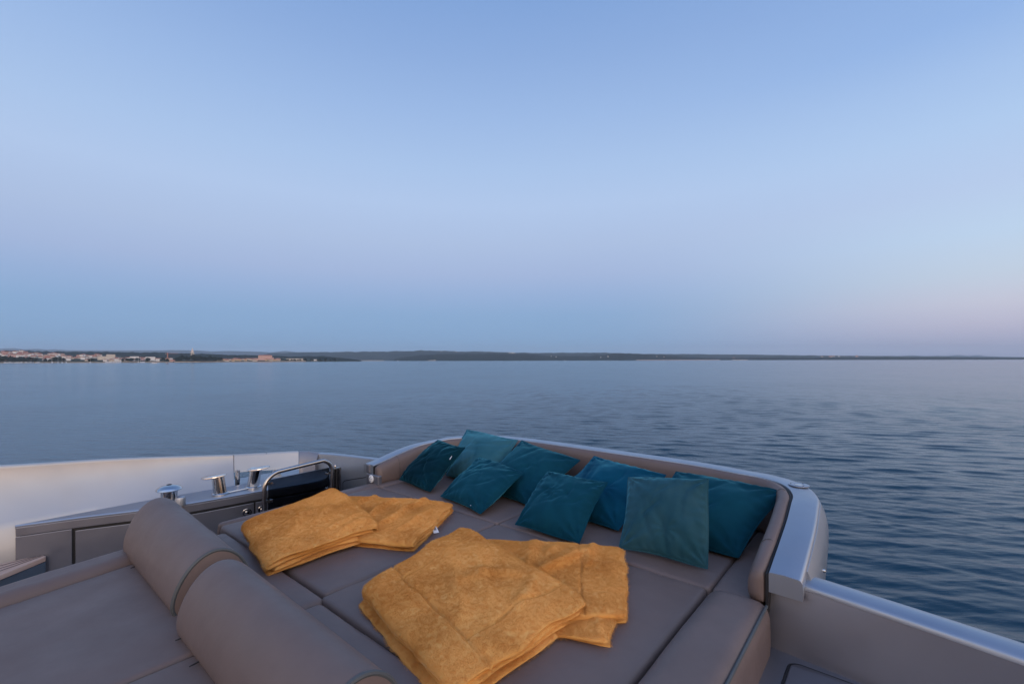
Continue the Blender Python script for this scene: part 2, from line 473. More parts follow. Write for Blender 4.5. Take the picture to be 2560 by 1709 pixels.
# pale quay and beach edge
def quay(name, a, b, hgt, mat, label):
    px = np.linspace(a, b, 40); rows = []
    for x in px:
        d0 = shore_dist(x) - 4; dx = ray(x, 900)[0]
        rows.append([(dx * Y, Y, z) for Y, z in ((d0, WATER - .5), (d0, WATER + hgt), (d0 + 5, WATER + hgt), (d0 + 5, WATER - .5))])
    V, f = loft(rows)
    return tag(mk(name, V, f, mat, smooth=False), label, 'quay wall')
quay('quay_wall', -60, 432, 1.5, M_shore, 'long low pale stone quay along the harbour town waterfront')
quay('sea_wall', 436, 765, 2.2, M_shore, 'pale stone sea wall below the dark trees and old town houses')
for a, b in ((1590, 1800), (1830, 1870), (1070, 1090), (880, 960)):
    px = np.linspace(a, b, 24); rows = []
    for x in px:
        dx = ray(x, 900)[0]; hh = 4 + 3.5 * abs(noise.noise(Vector((x * .11, 3, 0))))
        rows.append([(dx * Y, Y, z) for Y, z in ((3290, WATER - .5), (3292, WATER + hh * .6), (3300, WATER + hh), (3330, WATER - .5))])
    V, f = loft(rows)
    struct(mk('rocky_shore', V, f, m_land('pink_shore_rock', (.36, .26, .22), (.48, .36, .30), .01) if a == 1590 else M_shore, smooth=False))

# --- evening air: pale even haze round camera, sea and coast
def build_haze():
    m = bpy.data.materials.new('evening_haze'); m.use_nodes = True
    n, l = m.node_tree.nodes, m.node_tree.links; n.clear()
    v = n.new('ShaderNodeVolumePrincipled'); v.inputs['Color'].default_value = (.72, .86, 1, 1); v.inputs['Density'].default_value = 8.0e-5; v.inputs['Anisotropy'].default_value = .1
    o = n.new('ShaderNodeOutputMaterial'); l.new(v.outputs[0], o.inputs['Volume'])
    V, f = wbox((0, 0, WATER - 2), 26000, 26000, 330)
    h = mk('haze', V, f, m, smooth=False); h['kind'] = 'stuff'; return h
build_haze()

# --- houses
def m_wall(name, c): return m_simple(name, c, .85, colvar=.12, nscale=.3)
WALLS = [m_wall('cream_render', (.62, .55, .46)), m_wall('white_render', (.74, .72, .69)), m_wall('ochre_render', (.58, .44, .28)), m_wall('pink_render', (.60, .38, .32)), m_wall('grey_render', (.42, .40, .39))]
ROOFS = [m_wall('terracotta_tiles', (.36, .13, .08)), m_wall('old_tiles', (.30, .16, .12)), m_wall('grey_roofing', (.30, .29, .29))]
M_pane = m_simple('dark_pane', (.03, .035, .045), .2)
def house_meshes(wx, wy, h, rh, wm_, rm):
    w = bpy.data.meshes.new('wall'); v, f = wbox((0, 0, -3), wx, wy, h + 3); w.from_pydata(v.tolist(), [], f); w.materials.append(wm_)
    r = bpy.data.meshes.new('roof'); o = .4
    V = [(-wx / 2 - o, -wy / 2 - o, h), (wx / 2 + o, -wy / 2 - o, h), (wx / 2 + o, wy / 2 + o, h), (-wx / 2 - o, wy / 2 + o, h), (-wx / 2 + wy * .25, 0, h + rh), (wx / 2 - wy * .25, 0, h + rh)]
    r.from_pydata(V, [], [(0, 1, 5, 4), (2, 3, 4, 5), (0, 4, 3), (1, 2, 5), (0, 3, 2, 1)]); r.materials.append(rm)
    for m in (w, r): m.update()
    return w, r
KINDS = []
g2 = random.Random(5)
for wi in range(5):
    for k in range(3):
        KINDS.append((wi, house_meshes(g2.uniform(7, 12), g2.uniform(7, 10), g2.choice((3.0, 4.0, 5.0, 6.5)), g2.uniform(1.5, 2.6), WALLS[wi], ROOFS[(k + wi) % 2 if k < 2 else 0])))
def house(px, Y, kind, label, group, rz=0.0, z=None, s=1.0):
    dx = ray(px, 900)[0]
    if z is None: z = town_h(px, Y)
    o = thing('house', label, 'house', (dx * Y, Y, z), group)
    o.rotation_euler.z = -math.atan(dx) + rz; o.scale = (s, s, s)
    for nm, me in zip(('wall', 'roof'), KINDS[kind][1]):
        c = bpy.data.objects.new(nm, me); C.objects.link(c); c.parent = o
    return o
WL = ['cream', 'white', 'ochre', 'pink', 'grey']
for i in range(150):
    px = 265 * g2.random() ** 1.25 - 10 if i < 105 else g2.uniform(255, 432)
    d0 = shore_dist(px)
    Y = d0 + 380 * (g2.uniform(.12, .98) if i < 105 else g2.uniform(.05, .45))
    k = g2.choice([0, 1, 2, 3, 4, 5, 3, 4, 5, 9, 10, 11, 12, 6])
    wi = KINDS[k][0]
    house(px, Y, k, 'small %s tiled-roof house in the harbour town on the far left shore' % WL[wi], '%s houses of the harbour town' % WL[wi], g2.uniform(-.5, .5))
for i in range(46):
    px = g2.uniform(536, 705); d0 = shore_dist(px)
    k = g2.choice([0, 1, 2, 6, 7, 8, 9, 0, 1])
    wi = KINDS[k][0]
    house(px, d0 + g2.uniform(15, 150), k, 'small %s tiled-roof house of the old town behind the sea wall' % WL[wi], '%s houses behind the sea wall' % WL[wi], g2.uniform(-.3, .3))
for i, (px, py) in enumerate([(1095, 880), (1103, 879), (1112, 880), (1125, 881), (1140, 880), (1210, 882), (1225, 882), (1240, 882), (1250, 882), (937, 885), (985, 881.5), (1000, 882), (1010, 882)]):
    p = land_at(px, py + 1.5, 5200)
    house(px, 5200, 3 + i % 3, 'tiny pale house on the wooded ridge across the water', 'pale houses on the far ridge', g2.uniform(-.5, .5), z=p[2], s=1.6)
for i, (px, py) in enumerate([(1065, 896), (1072, 895), (1118, 893), (1210, 898), (1502, 892), (1520, 890), (1602, 894.5), (1642, 889.5), (1660, 891), (1378, 889), (1390, 891)]):
    p = land_at(px, py + 1.2, 3500)
    house(px, 3500, 0 + i % 6, 'lone pale house among the woods of the opposite shore', 'lone houses in the shore woods', g2.uniform(-.5, .5), z=p[2], s=.75)
for i in range(14):
    px = g2.uniform(1815, 1865) if i < 8 else g2.uniform(2040, 2145)
    p = land_at(px, (896.5 if i < 8 else 891) + g2.uniform(-1, 1), 3600)
    house(px, 3600, g2.choice([0, 3, 4, 9]), 'tiny pale house of the village on the right-hand shore', 'village houses on the right-hand shore', g2.uniform(-.5, .5), z=p[2], s=1.3)

def building(name, label, cat, px, Y, wx, wy, h, wm_, rm, z=None, flat=False, group=None, rz=0):
    dx = ray(px, 900)[0]
    if z is None: z = town_h(px, Y)
    o = thing(name, label, cat, (dx * Y, Y, z), group); o.rotation_euler.z = -math.atan(dx) + rz
    for nm, me in zip(('wall', 'roof'), house_meshes(wx, wy, h, .5 if flat else 2.2, wm_, rm)):
        c = bpy.data.objects.new(nm, me); C.objects.link(c); c.parent = o
    return o
building('hotel', 'long pink waterfront hotel with a red tiled roof beyond the old town', 'hotel', 663, shore_dist(663) + 90, 40, 14, 15, WALLS[3], ROOFS[0])
building('hotel', 'long low cream hotel right of the pink one on the far shore', 'hotel', 740, shore_dist(740) + 60, 60, 12, 7, WALLS[0], ROOFS[2], flat=True)
building('apartment_block', 'cream flat-roofed block topping the harbour behind the mast cluster', 'building', 277, shore_dist(277) + 130, 18, 12, 13, WALLS[0], ROOFS[2], flat=True)
building('apartment_block', 'wide cream flat block left of the tallest harbour building', 'building', 258, shore_dist(258) + 100, 22, 10, 9, WALLS[0], ROOFS[2], flat=True)
building('apartment_block', 'pale block on the waterfront between the marina and the trees', 'building', 336, shore_dist(336) + 60, 18, 10, 11, WALLS[1], ROOFS[2], flat=True)
building('apartment_block', 'pale block nearest the crane on the harbour front', 'building', 376, shore_dist(376) + 60, 20, 10, 10, WALLS[1], ROOFS[2], flat=True)
building('white_villa', 'small white villa on its own right of the cream hotel', 'villa', 785, shore_dist(785) + 60, 20, 9, 5, WALLS[1], ROOFS[2], flat=True)
for i, px in enumerate((1274, 1280, 1285)):
    p = land_at(px, 883, 5000); q = land_at(px, 880.2, 5000)
    V, f = lathe([(7, -6), (7, q[2] - p[2]), (3, q[2] - p[2] + 1.5)], p, 12)
    tag(mk('storage_silo', V, f, WALLS[1]), 'bright white round silo, one of three in a row on the far ridge', 'silo', 'white silos on the far ridge')

# church tower
cx, cy = 481, shore_dist(481) + 150
cb = land_at(cx, 897, cy); ct = land_at(cx, 881, cy); cs = land_at(cx, 869, cy)
ch = thing('church_tower', 'tall pale church bell tower with pointed spire above the dark trees', 'church tower', cb)
hw = 3.3
V, f = wbox(cb, hw * 2, hw * 2, ct[2] - cb[2]); mk('tower', V, f, WALLS[0], ch, False)
V, f = lathe([(hw * 1.3, ct[2] - cb[2]), (hw * .9, ct[2] - cb[2] + 4), (.3, cs[2] - cb[2])], cb, 8); mk('spire', V, f, m_wall('pale_stone_spire', (.66, .56, .48)), ch, False)
V, f = join(*[wbox((cb[0] + dx, cb[1] - hw - .1, ct[2] - 6), 1.6, .3, 4) for dx in (-2, 2)]); mk('belfry_window', V, f, M_pane, ch, False)
# crane
kx, ky = 419, shore_dist(419) + 90
kb = land_at(kx, 900, ky); kt = land_at(kx, 881.5, ky)
kr = thing('tower_crane', 'reddish tower crane with a long jib beside the dark headland trees', 'crane', kb)
M_crane = m_wall('crane_paint', (.42, .20, .14))
V, f = wbox(kb, 1.8, 1.8, kt[2] - kb[2]); mk('mast', V, f, M_crane, kr, False)
V, f = join(wbox((kb[0] + 11, kb[1], kt[2] - 2.2), 34, 1.0, 1.0)); mk('jib', V, f, M_crane, kr, False)
V, f = wbox((kb[0] - 5, kb[1], kt[2] - 3.4), 2.5, 1.4, 2.2); mk('counterweight', V, f, ROOFS[2], kr, False)

# --- trees: tapered trunk and a ragged crown of leaf clumps
M_leaf = m_simple('pine_foliage', (.022, .036, .020), .9, colvar=.5, nscale=.6)
M_bark = m_simple('bark', (.09, .065, .045), .9)
def tree_meshes(seed, wide, tall):
    g = random.Random(seed); t = bpy.data.meshes.new('trunk')
    v, f = tube([(0, 0, -2), (.15, 0, tall * .4), (.0, .1, tall * .75)], [.45, .32, .15], 7); t.from_pydata(v.tolist(), [], f); t.materials.append(M_bark)
    vs, fs = [], []
    for i in range(70):
        a = g.uniform(0, 6.28); q = g.random() ** .5
        c = Vector((math.cos(a) * q * wide * .8, math.sin(a) * q * wide * .8, tall * (.3 + .62 * g.random() * (1.1 - .5 * q))))
        for j in range(7):
            n = Vector((g.gauss(0, 1), g.gauss(0, 1), g.gauss(0, 1))).normalized(); d = c + n * g.uniform(.3, 1.3)
            e = n.orthogonal().normalized() * g.uniform(.5, 1.1); h = n.cross(e) * g.uniform(.6, 1.0)
            k = len(vs); vs += [d - e - h * .5, d + e - h * .3, d + e * .4 + h, d - e * .6 + h * .8]; fs.append((k, k + 1, k + 2, k + 3))
    c = bpy.data.meshes.new('crown'); c.from_pydata([tuple(x) for x in vs], [], fs); c.materials.append(M_leaf)
    return t, c
TREES = [tree_meshes(i, w, h) for i, (w, h) in enumerate(((4.5, 9), (6, 11), (5, 14), (3.5, 8)))]
def tree(px, Y, k, s, label, group, z=None):
    dx = ray(px, 900)[0]
    o = thing('tree', label, 'tree', (dx * Y, Y, town_h(px, Y) if z is None else z), group)
    o.rotation_euler.z = g2.uniform(0, 6.28); o.scale = (s, s, s * g2.uniform(.85, 1.1))
    for nm, me in zip(('trunk', 'crown'), TREES[k]):
        c = bpy.data.objects.new(nm, me); C.objects.link(c); c.parent = o
for i in range(40):
    px = g2.uniform(438, 545) if i < 30 else g2.uniform(520, 560)
    d0 = shore_dist(px)
    env = np.interp(px, [438, 455, 485, 515, 560], [.75, 1.15, 1.35, 1.15, .7])
    tree(px, d0 + g2.uniform(20, 90), g2.choice((1, 2)), env * g2.uniform(.85, 1.1), 'dark pine in the grove on the headland under the church tower', 'headland pines')
for a, b, n, s in ((-8, 12, 6, 1.2), (18, 75, 16, 1.0), (82, 102, 5, .9), (120, 165, 10, .9), (105, 116, 4, .7), (212, 240, 8, .8), (304, 330, 9, .9), (338, 346, 3, .9), (366, 375, 4, .9), (402, 420, 6, .9), (700, 760, 12, .8), (760, 840, 14, .9)):
    for i in range(n):
        px = g2.uniform(a, b)
        tree(px, shore_dist(px) + g2.uniform(10, 60), g2.choice((0, 1, 3)), s * g2.uniform(.8, 1.15), 'dark bushy tree among the houses along the far left waterfront', 'waterfront trees')

# --- boats
M_hullw = m_simple('white_hull', (.75, .75, .76), .3, coat=.3)
M_mast = m_simple('pale_mast', (.62, .58, .55), .4)
def sail_meshes():
    hull = bpy.data.meshes.new('hull')
    v, f = loft([[(x, y * w, z) for y, z in ((-1, 1.1), (-.75, -.2), (.75, -.2), (1, 1.1))] for x, w in ((-5, 1.2), (-2, 1.7), (2, 1.5), (5, .15))]); hull.from_pydata(v.tolist(), [], f)
    cab = bpy.data.meshes.new('cabin'); v, f = wbox((-.5, 0, 1.1), 4, 1.8, .7); cab.from_pydata(v.tolist(), [], f)
    mast = bpy.data.meshes.new('mast'); v, f = join(tube([(.6, 0, 1), (.6, 0, 15)], [.16, .1], 6), tube([(.6, 0, 2.4), (-4, 0, 2.4)], .12, 6)); mast.from_pydata(v.tolist(), [], f)
    hull.materials.append(M_hullw); cab.materials.append(M_hullw); mast.materials.append(M_mast)
    return hull, cab, mast
SAIL = sail_meshes()
for i, px in enumerate([265, 268, 271, 275, 279, 283, 287, 291, 295, 298, 301, 346, 352, 357, 360, 130, 145, 155, 165, 226]):
    Y = shore_dist(px) - 8 - 3 * (i % 4); dx = ray(px, 900)[0]
    lab = ('white sailboat with bare mast in the marina mast cluster', 'sailboats in the marina') if i < 11 else ('white sailboat with bare mast moored right of the marina cluster', 'sailboats right of the marina') if i < 15 else ('white sailboat with bare mast moored along the left quay', 'sailboats along the left quay')
    o = thing('sailboat', lab[0], 'sailboat', (dx * Y, Y, WATER), lab[1])
    o.rotation_euler.z = g2.choice((1.5, 1.7, 1.4)) - math.atan(dx); o.scale = (1, 1, g2.uniform(.8, 1.15))
    for nm, me in zip(('hull', 'cabin', 'mast'), SAIL):
        c = bpy.data.objects.new(nm, me); C.objects.link(c); c.parent = o
def motorboat(px, Y, s, label, col=None, group=None, rz=0):
    dx = ray(px, 900)[0]
    o = thing('motorboat', label, 'motorboat', (dx * Y, Y, WATER), group); o.rotation_euler.z = rz - math.atan(dx); b = ORG[o]
    v, f = loft([[(x * s, y * w * s, z * s) for y, z in ((-1, 1.3 + .08 * x), (-.7, -.3), (.7, -.3), (1, 1.3 + .08 * x))] for x, w in ((-4, 1.3), (-1, 1.5), (2.5, 1.2), (5, .1))]); mk('hull', v + b, f, col or M_hullw, o, False)
    v, f = loft([[(x * s, y * s, z * s) for y, z in ((-1, 1.2), (-.8, h), (.8, h), (1, 1.2))] for x, h in ((-2.5, 2.4), (.2, 2.5), (1.6, 1.3))]); mk('cabin', v + b, f, M_hullw, o, False)
    v, f = wbox((-.9 * s, 0, 1.75 * s), 2.0 * s, 1.9 * s, .4 * s); mk('window_strip', v + b, f, M_pane, o, False)
for i, px in enumerate((14, 26, 42, 52, 66, 78, 95)):
    motorboat(px, shore_dist(px) - 12, .9, 'white motorboat moored below the trees at the far left shore', group='motorboats at the far left shore', rz=(0, .3, 3.1, 2.8, .1, .5, 3)[i])
motorboat(385, 700, .75, 'small white motorboat out on the water left of the crane', rz=.15)
motorboat(417, 640, .4, 'tiny dark red boat out on the water below the crane', m_simple('dark_red_hull', (.12, .02, .02), .4), rz=.3)
motorboat(995, 2600, 1.3, 'white motorboat far out before the middle wooded ridge', rz=1.2)
motorboat(1412, 2600, 1.0, 'white motorboat far out before the right wooded hill', rz=.1)

# ------------------------------------------------------------------ the yacht
yacht = thing('yacht', 'silver motor yacht whose padded deck lounge fills the foreground', 'yacht', W(-2, 1.5, WATER))

INNER = [(947, 1163, .17), (956, 1154, .18), (994, 1135, .22), (1050, 1112, .27), (1104, 1100, .31), (1136, 1095, .325), (1220, 1092, .33), (1312, 1100, .33), (1500, 1126, .33), (1724, 1159, .33), (1850, 1182, .33),
         (1900, 1191, .33), (1944.5, 1203.5, .33), (1967, 1216, .325), (1978, 1228, .32), (1982, 1240, .315), (1978, 1254, .305), (1967, 1297, .27), (1949.5, 1349, .225), (1932, 1399, .18), (1921, 1431, .15)]
CP = [(*uv(onz(*q)), q[2]) for q in INNER]
CP[-1] = (-.427, 2.292, .152); CP[0] = (-3.555, 2.315, .165); CP[1] = (-3.562, 2.41, .18)
cpath = smooth_path(CP, 150, 4)                     # (u, v, z) of the coaming's inner top edge, left end to right end
ctan = np.gradient(cpath[:, :2], axis=0); ctan /= np.linalg.norm(ctan, axis=1)[:, None]
cout = np.stack([-ctan[:, 1], ctan[:, 0]], 1)       # outward, away from the sofa
for _ in range(6):
    cout[1:-1] = (cout[:-2] + 2 * cout[1:-1] + cout[2:]) / 4
cout /= np.linalg.norm(cout, axis=1)[:, None]
CW = .122
def csweep(sec, path=cpath, out=cout):
    rings = []
    for (u, v, z), o in zip(path, out):
        rings.append([W(u + o[0] * d, v + o[1] * d, zz) for d, zz in sec(z)])
    return loft(rings)
V, f = csweep(lambda z: [(0, z - .088), (0, z - .006), (.002, z - .0015), (.007, z), (CW * .5, z + .003), (CW - .008, z), (CW, z - .003), (CW + .008, z - .016), (CW + .008, z - .088)])
coaming = mk('coaming', V, f, M_silver, yacht)
sk = slice(3, int(np.where(cpath[:, 1] > 2.37)[0][-1]) + 1)
V, f = csweep(lambda z: [(CW + .003, z - .019), (CW + .011, z - .022), (CW + .034, z - .075), (CW + .046, z - .14), (CW + .046, z - .24), (CW + .026, z - .362), (-.05, -1.4), (-.45, -3.6), (-.55, -3.6), (-.15, -1.4), (CW - .06, z - .362)], cpath[sk], cout[sk])
mk('hull_side', V, f, M_silver, yacht)
V, f = csweep(lambda z: [(-.002, z - .088), (-.002, z - .012), (-.006, z - .008), (-.013, z - .012), (-.013, z - .2), (-.004, z - .2)])
mk('gasket', V, f, M_dark, yacht)
# end posts
u0, u1 = uv(on_v(914.5, 1165, 2.30))[0], uv(on_v(945, 1165, 2.30))[0]
V, f = box(u0, u1 - .004, 2.302, 2.345, -.5, .085); post = bevel(mk('end_post', V, f, M_silver_shade, yacht, False), .012, 3)
V, f = box(u0, u0 + .055, 2.30, 2.40, .088, .168); bevel(mk('post_block', V, f, M_silver_shade, post, False), .012, 3)
c = on_v(929, 1196, 2.30); c2 = c - np.array([*Vv * .001, 0])
V, f = lathe([(.034, 0), (.034, .006), (.030, .010), (.004, .0115)], c2, 28, (-Vv[0], -Vv[1], 0)); cap_ = mk('round_cover', V, f, M_plastic, post)
V, f = join(*[lathe([(.004, .011), (.004, .0135)], c2 + np.array([Uv[0] * dx, Uv[1] * dx, dz]), 8, (-Vv[0], -Vv[1], 0)) for dx, dz in ((0, .018), (0, -.018), (.018, 0), (-.018, 0), (0.012, .006), (-.012, .006))]); mk('hole_pattern', V, f, M_ink, cap_)
# round fitting on the coaming top
c = onz(1997, 1212, .331)
V, f = lathe([(.056, 0), (.056, .003), (.052, .005), (.030, .005), (.026, .003), (.026, .0028)], c, 40); fit = mk('deck_socket', V, f, M_silver, yacht)
V, f = lathe([(.022, .0030), (.022, .0042)], c, 24); mk('socket_hole', V, f, M_chrome, fit)
V, f = join(*[lathe([(.004, .0045), (.004, .0065)], c + np.array([.042 * math.cos(a), .042 * math.sin(a), 0]), 8) for a in (0.5, 2.6, 4.7)]); mk('screw_heads', V, f, M_dark, fit)
V, f = lathe([(.008, 0), (.008, .012), (.005, .016)], W(-.262, 2.60, .10), 12, (Uv[0], Uv[1], 0)); mk('side_stud', V, f, M_chrome, yacht)

# right-hand bulwark, rail and side ledge
us = np.r_[-.435, -.36, -.318, -.312, np.linspace(-.25, 2.4, 42)]
vt = 2.345 - .18 * (us + .3) - .05 * np.maximum(us, 0) ** 2
vb = 2.296 - .10 * (us + .43) - .05 * np.maximum(us, 0) ** 2
rings = []
for u, a, b_ in zip(us, vt, vb):
    rings.append([W(u, b_, -.40), W(u, b_, -.18), W(u, b_ + (a - b_) * .8, .055), W(u, a, *[.060 if u < -.315 else .098]), W(u, a + .06, *[.058 if u < -.315 else .095]), W(u, a + .06, -.40)])
V, f = loft(rings); bw = mk('side_bulwark', V, f, M_silver_shade, yacht)
rings = []
for u, a in zip(us[3:], vt[3:]):
    prof = [(-.004, .094)] + [(.062 - .066 * math.cos(t), .104 + .026 * math.sin(t)) for t in np.linspace(.15, math.pi - .1, 14)] + [(.145, .06), (.150, -.1), (.12, -.4), (-.02, -1.4), (-.4, -3.6), (-.5, -3.6), (-.1, -1.4), (.06, -.3), (.06, .09)]
    rings.append([W(u, a + d, z) for d, z in prof])
V, f = loft(rings); rail = mk('bulwark_rail', V, f, M_silver, yacht)
V, f = box(-.44, 2.4, -1.6, 2.315, -.50, -.18); bevel(mk('side_ledge', V, f, M_silver_shade, yacht, False), .01)
def rrect(u0, u1, v0, v1, r, n=8):
    out = []
    for cu, cv, a in ((u1 - r, v1 - r, 0), (u0 + r, v1 - r, 90), (u0 + r, v0 + r, 180), (u1 - r, v0 + r, 270)):
        out += [(cu + r * math.cos(R(a + t)), cv + r * math.sin(R(a + t))) for t in np.linspace(0, 90, n)]
    return out
def slab(outline, z0, z1, inset=.003):
    A = np.array(outline); c = A.mean(0)
    B = c + (A - c) * (1 - inset / np.abs(A - c).max())
    return loft([[W(*p, z0) for p in A], [W(*p, z1 - inset) for p in A], [W(*p, z1) for p in B]])
hc = uv(onz(1972, 1648, -.176))
V, f = slab(rrect(hc[0], hc[0] + .62, hc[1] - .55, hc[1], .045), -.20, -.176); hg = mk('hatch_gasket', V, f, M_dark, yacht)
V, f = slab(rrect(hc[0] + .012, hc[0] + .608, hc[1] - .538, hc[1] - .012, .036), -.19, -.1725); mk('hatch_lid', V, f, M_silver_shade, hg)

# decks and the sofa plinth
V, f = box(-4.6, -.45, -1.6, 2.5, -.72, -.62); mk('deck', V, f, M_teak, yacht, False)
V, f = box(-3.40, -.46, 1.07, 3.30, -.62, -.13); bevel(mk('lounge_plinth', V, f, M_silver, yacht, False), .02)
V, f = box(-3.18, -.46, -1.6, 1.06, -.62, -.13); bevel(mk('lounge_plinth', V, f, M_silver, yacht, False), .02)

# left-hand bulwark: concave panels flaring outboard
TOPS = np.array([(-4.72, -1.6, .56), (-4.72, -.6, .46), (-4.72, .14, .376), (-4.72, .775, .318), (-4.72, 1.59, .218), (-4.71, 2.0, .178), (-4.655, 2.17, .166), (-4.60, 2.24, .158), (-4.505, 2.296, .150), (-4.36, 2.355, .150), (-4.208, 2.408, .149), (-3.855, 2.507, .148), (-3.64, 2.56, .147)])
NT = 900
tp = smooth_path(TOPS, NT, 2)
tt = np.gradient(tp[:, :2], axis=0); tt /= np.linalg.norm(tt, axis=1)[:, None]
to = np.stack([-tt[:, 1], tt[:, 0]], 1)              # outboard
_k = np.clip((tp[:, 1] - 1.75) / .45, 0, 1)[:, None]; to = to * _k + np.array([-1.0, 0]) * (1 - _k); to /= np.linalg.norm(to, axis=1)[:, None]
def sect(i): return tp[i], to[i]
def cap_profile(z): return [(0.0, z - .006), (.006, z), (.055, z + .001), (.066, z - .006)]
def wall_run(mask, inner, outer, name, mat):
    rings = []
    idx = np.where(mask)[0]
    for i in np.r_[idx[:-1:6], idx[-1]]:
        (u, v, z), o = sect(i); sh = .315 * min(1, max(0, (2.2 - v) / .4))      # the panel joints rake slightly
        rings.append([W(u + o[0] * d, v + o[1] * d + sh * min(d, 0), zz) for d, zz in inner(i, z) + cap_profile(z) + outer(i, z)])
    V, f = loft(rings); ob = mk(name, V, f, mat, yacht)
    return ob
vpos = tp[:, 1]
hullout = lambda i, z: [(.12, z - .25), (.16, -.35), (-.1, -1.6), (-.5, -3.6), (-.6, -3.6), (-.3, -1.6)]
base_d = lambda i: -(abs(tp[i, 0]) - np.interp(tp[i, 1], [-2, .9, 1.5], [4.515, 4.515, 4.452]))      # inner base relative to the top edge
def concave(i, z):
    d = base_d(i); lo = -.70
    return [(d - .02, lo), (d - .008, -.30), (d, -.02)] + [(d * (1 - t) ** 1.7, z * t - .02 * (1 - t)) for t in (.12, .25, .4, .55, .7, .85, .95)]
M1 = vpos < 1.588
wall_run(M1, concave, hullout, 'bulwark_panel', M_silver_lit)
i0 = np.where(~M1)[0][0]; iend = np.where(vpos < 2.165)[0][-1]
def zb_at(i):
    a = on_u(601, 1179, -4.62)[2]; b_ = on_u(766, 1168, -4.60)[2]
    return float(np.interp(tp[i, 1], [1.60, 2.17], [a, b_]))
M2 = (np.arange(NT) >= i0) & (np.arange(NT) <= iend)
wall_run(M2, lambda i, z: [(-.085, zb_at(i)), (-.07, zb_at(i) + .2 * (z - zb_at(i))), (-.03, zb_at(i) + .55 * (z - zb_at(i))), (-.006, zb_at(i) + .9 * (z - zb_at(i)))], lambda i, z: [(.072, z - .05), (.03, zb_at(i) + .0)], 'bulwark_panel', M_silver_lit)
ic = np.where((tp[:, 0] > -4.51) & (vpos > 2.2))[0][0]
M3 = (np.arange(NT) > iend) & (np.arange(NT) <= ic)
wall_run(M3, lambda i, z: [(-.05, -.62), (-.05, z - .1)], hullout, 'bulwark_panel', M_silver_shade)
M4 = np.arange(NT) >= ic
wall_run(M4, lambda i, z: [(-.004, -.62), (-.004, z - .1)], hullout, 'bulwark_panel', M_silver)
# outboard platform seen through the mooring gap
V, f = loft([[W(-4.44, v, -.14), W(-4.44, v, -.078), W(-5.05 + .10 * max(v - 1.9, 0), v, -.085), W(-5.09 + .10 * max(v - 1.9, 0), v, -.12), W(-4.9, v, -.5), W(-4.6, v, -1.6), W(-4.2, v, -3.6), W(-4.1, v, -3.6), W(-4.4, v, -.5)] for v in np.linspace(1.52, 2.62, 14)])
plat = mk('mooring_platform', V, f, M_silver, yacht)
c = onz(690, 1192, -.078)
V, f = lathe([(.05, 0), (.055, .008), (.048, .02), (.034, .05), (.028, .09), (.030, .12), (.036, .14), (.034, .15)], c, 28)
tag(mk('mooring_fairlead', V, f, M_whitegel), 'white cone-shaped fairlead on the outboard ledge behind the glass gate', 'fairlead')
# upright roller at the left of the mooring gap and low rod across it
p = on_u(594, 1222, -4.57); q = on_u(594, 1181, -4.57)
V, f = tube([p + (0, 0, -.02), p, q, q + (0, 0, .02)], .019, 18); tag(mk('mooring_roller', V, f, M_chrome), 'upright polished steel roller at the left edge of the mooring gap', 'roller')
for px in (666, 772):
    a = on_u(px, 1130, -4.72 if px < 700 else -4.60)
    V, f = tube([a + (0, 0, -.02), a + (0, 0, .003), a + (0, 0, .008)], [.003, .003, .004], 8); mk('rail_pin', V, f, M_chrome, yacht)
i = np.argmin(abs(tp[:, 0] + 3.80)); (u, v, z), o = sect(i)
V, f = loft([[W(uu, vv - .004, z - .004), W(uu, vv - .004, z - .028), W(uu, vv + .02, z - .028), W(uu, vv + .02, z - .004)] for uu, vv in [(tp[j, 0], tp[j, 1]) for j in range(i - 6, NT, 4)]])
mk('scupper_slot', V, f, M_dark, yacht, False)
# locker lid line low on the aft panel
def panel_strip(pts, t, mat, name, par):
    V, f = tube(pts, t, 8); return mk(name, V, f, mat, par)
pl = []
for px, py in ((858, 1225), (858, 1206), (862, 1201), (880, 1197.5), (916, 1192)):
    d = ray(px, py); best = None
    for j in range(ic, NT - 1):
        a, b_ = tp[j, :2], tp[j + 1, :2]; n2 = np.array([-(b_ - a)[1], (b_ - a)[0]])
        A = W(*a)[:2]; nn = n2[0] * Uv + n2[1] * Vv
        t = (A @ nn) / (d[:2] @ nn); P = CAM + d * t
        s = ((np.array(uv(P)) - a) @ (b_ - a)) / ((b_ - a) @ (b_ - a))
        if 0 <= s <= 1.01: best = P; break
    if best is not None: pl.append(best)
if len(pl) > 2: panel_strip(np.array(pl), .006, M_dark, 'locker_gap', yacht)

# cabinet with mooring ledge
CF = smooth_path([(-4.505, .20), (-4.40, .50), (-4.27, .80), (-4.18, 1.08), (-4.105, 1.60), (-4.045, 2.0), (-4.065, 2.12), (-4.16, 2.22), (-4.34, 2.285)], 90, 3)
cs_ = np.r_[0, np.cumsum(np.linalg.norm(np.diff(CF, axis=0), axis=1))]
ct_ = np.gradient(CF, axis=0); ct_ /= np.linalg.norm(ct_, axis=1)[:, None]
cn_ = np.stack([ct_[:, 1], -ct_[:, 0]], 1)            # out of the cabinet, towards the sofa
def cf(s, d=0.0):
    p = np.array([np.interp(s, cs_, CF[:, k]) for k in (0, 1)]); n = np.array([np.interp(s, cs_, cn_[:, k]) for k in (0, 1)])
    return p + n * d
cab = thing('mooring_cabinet', 'silver storage cabinet with a mooring ledge along the left bulwark', 'cabinet', W(-4.3, 1.2, -.62))
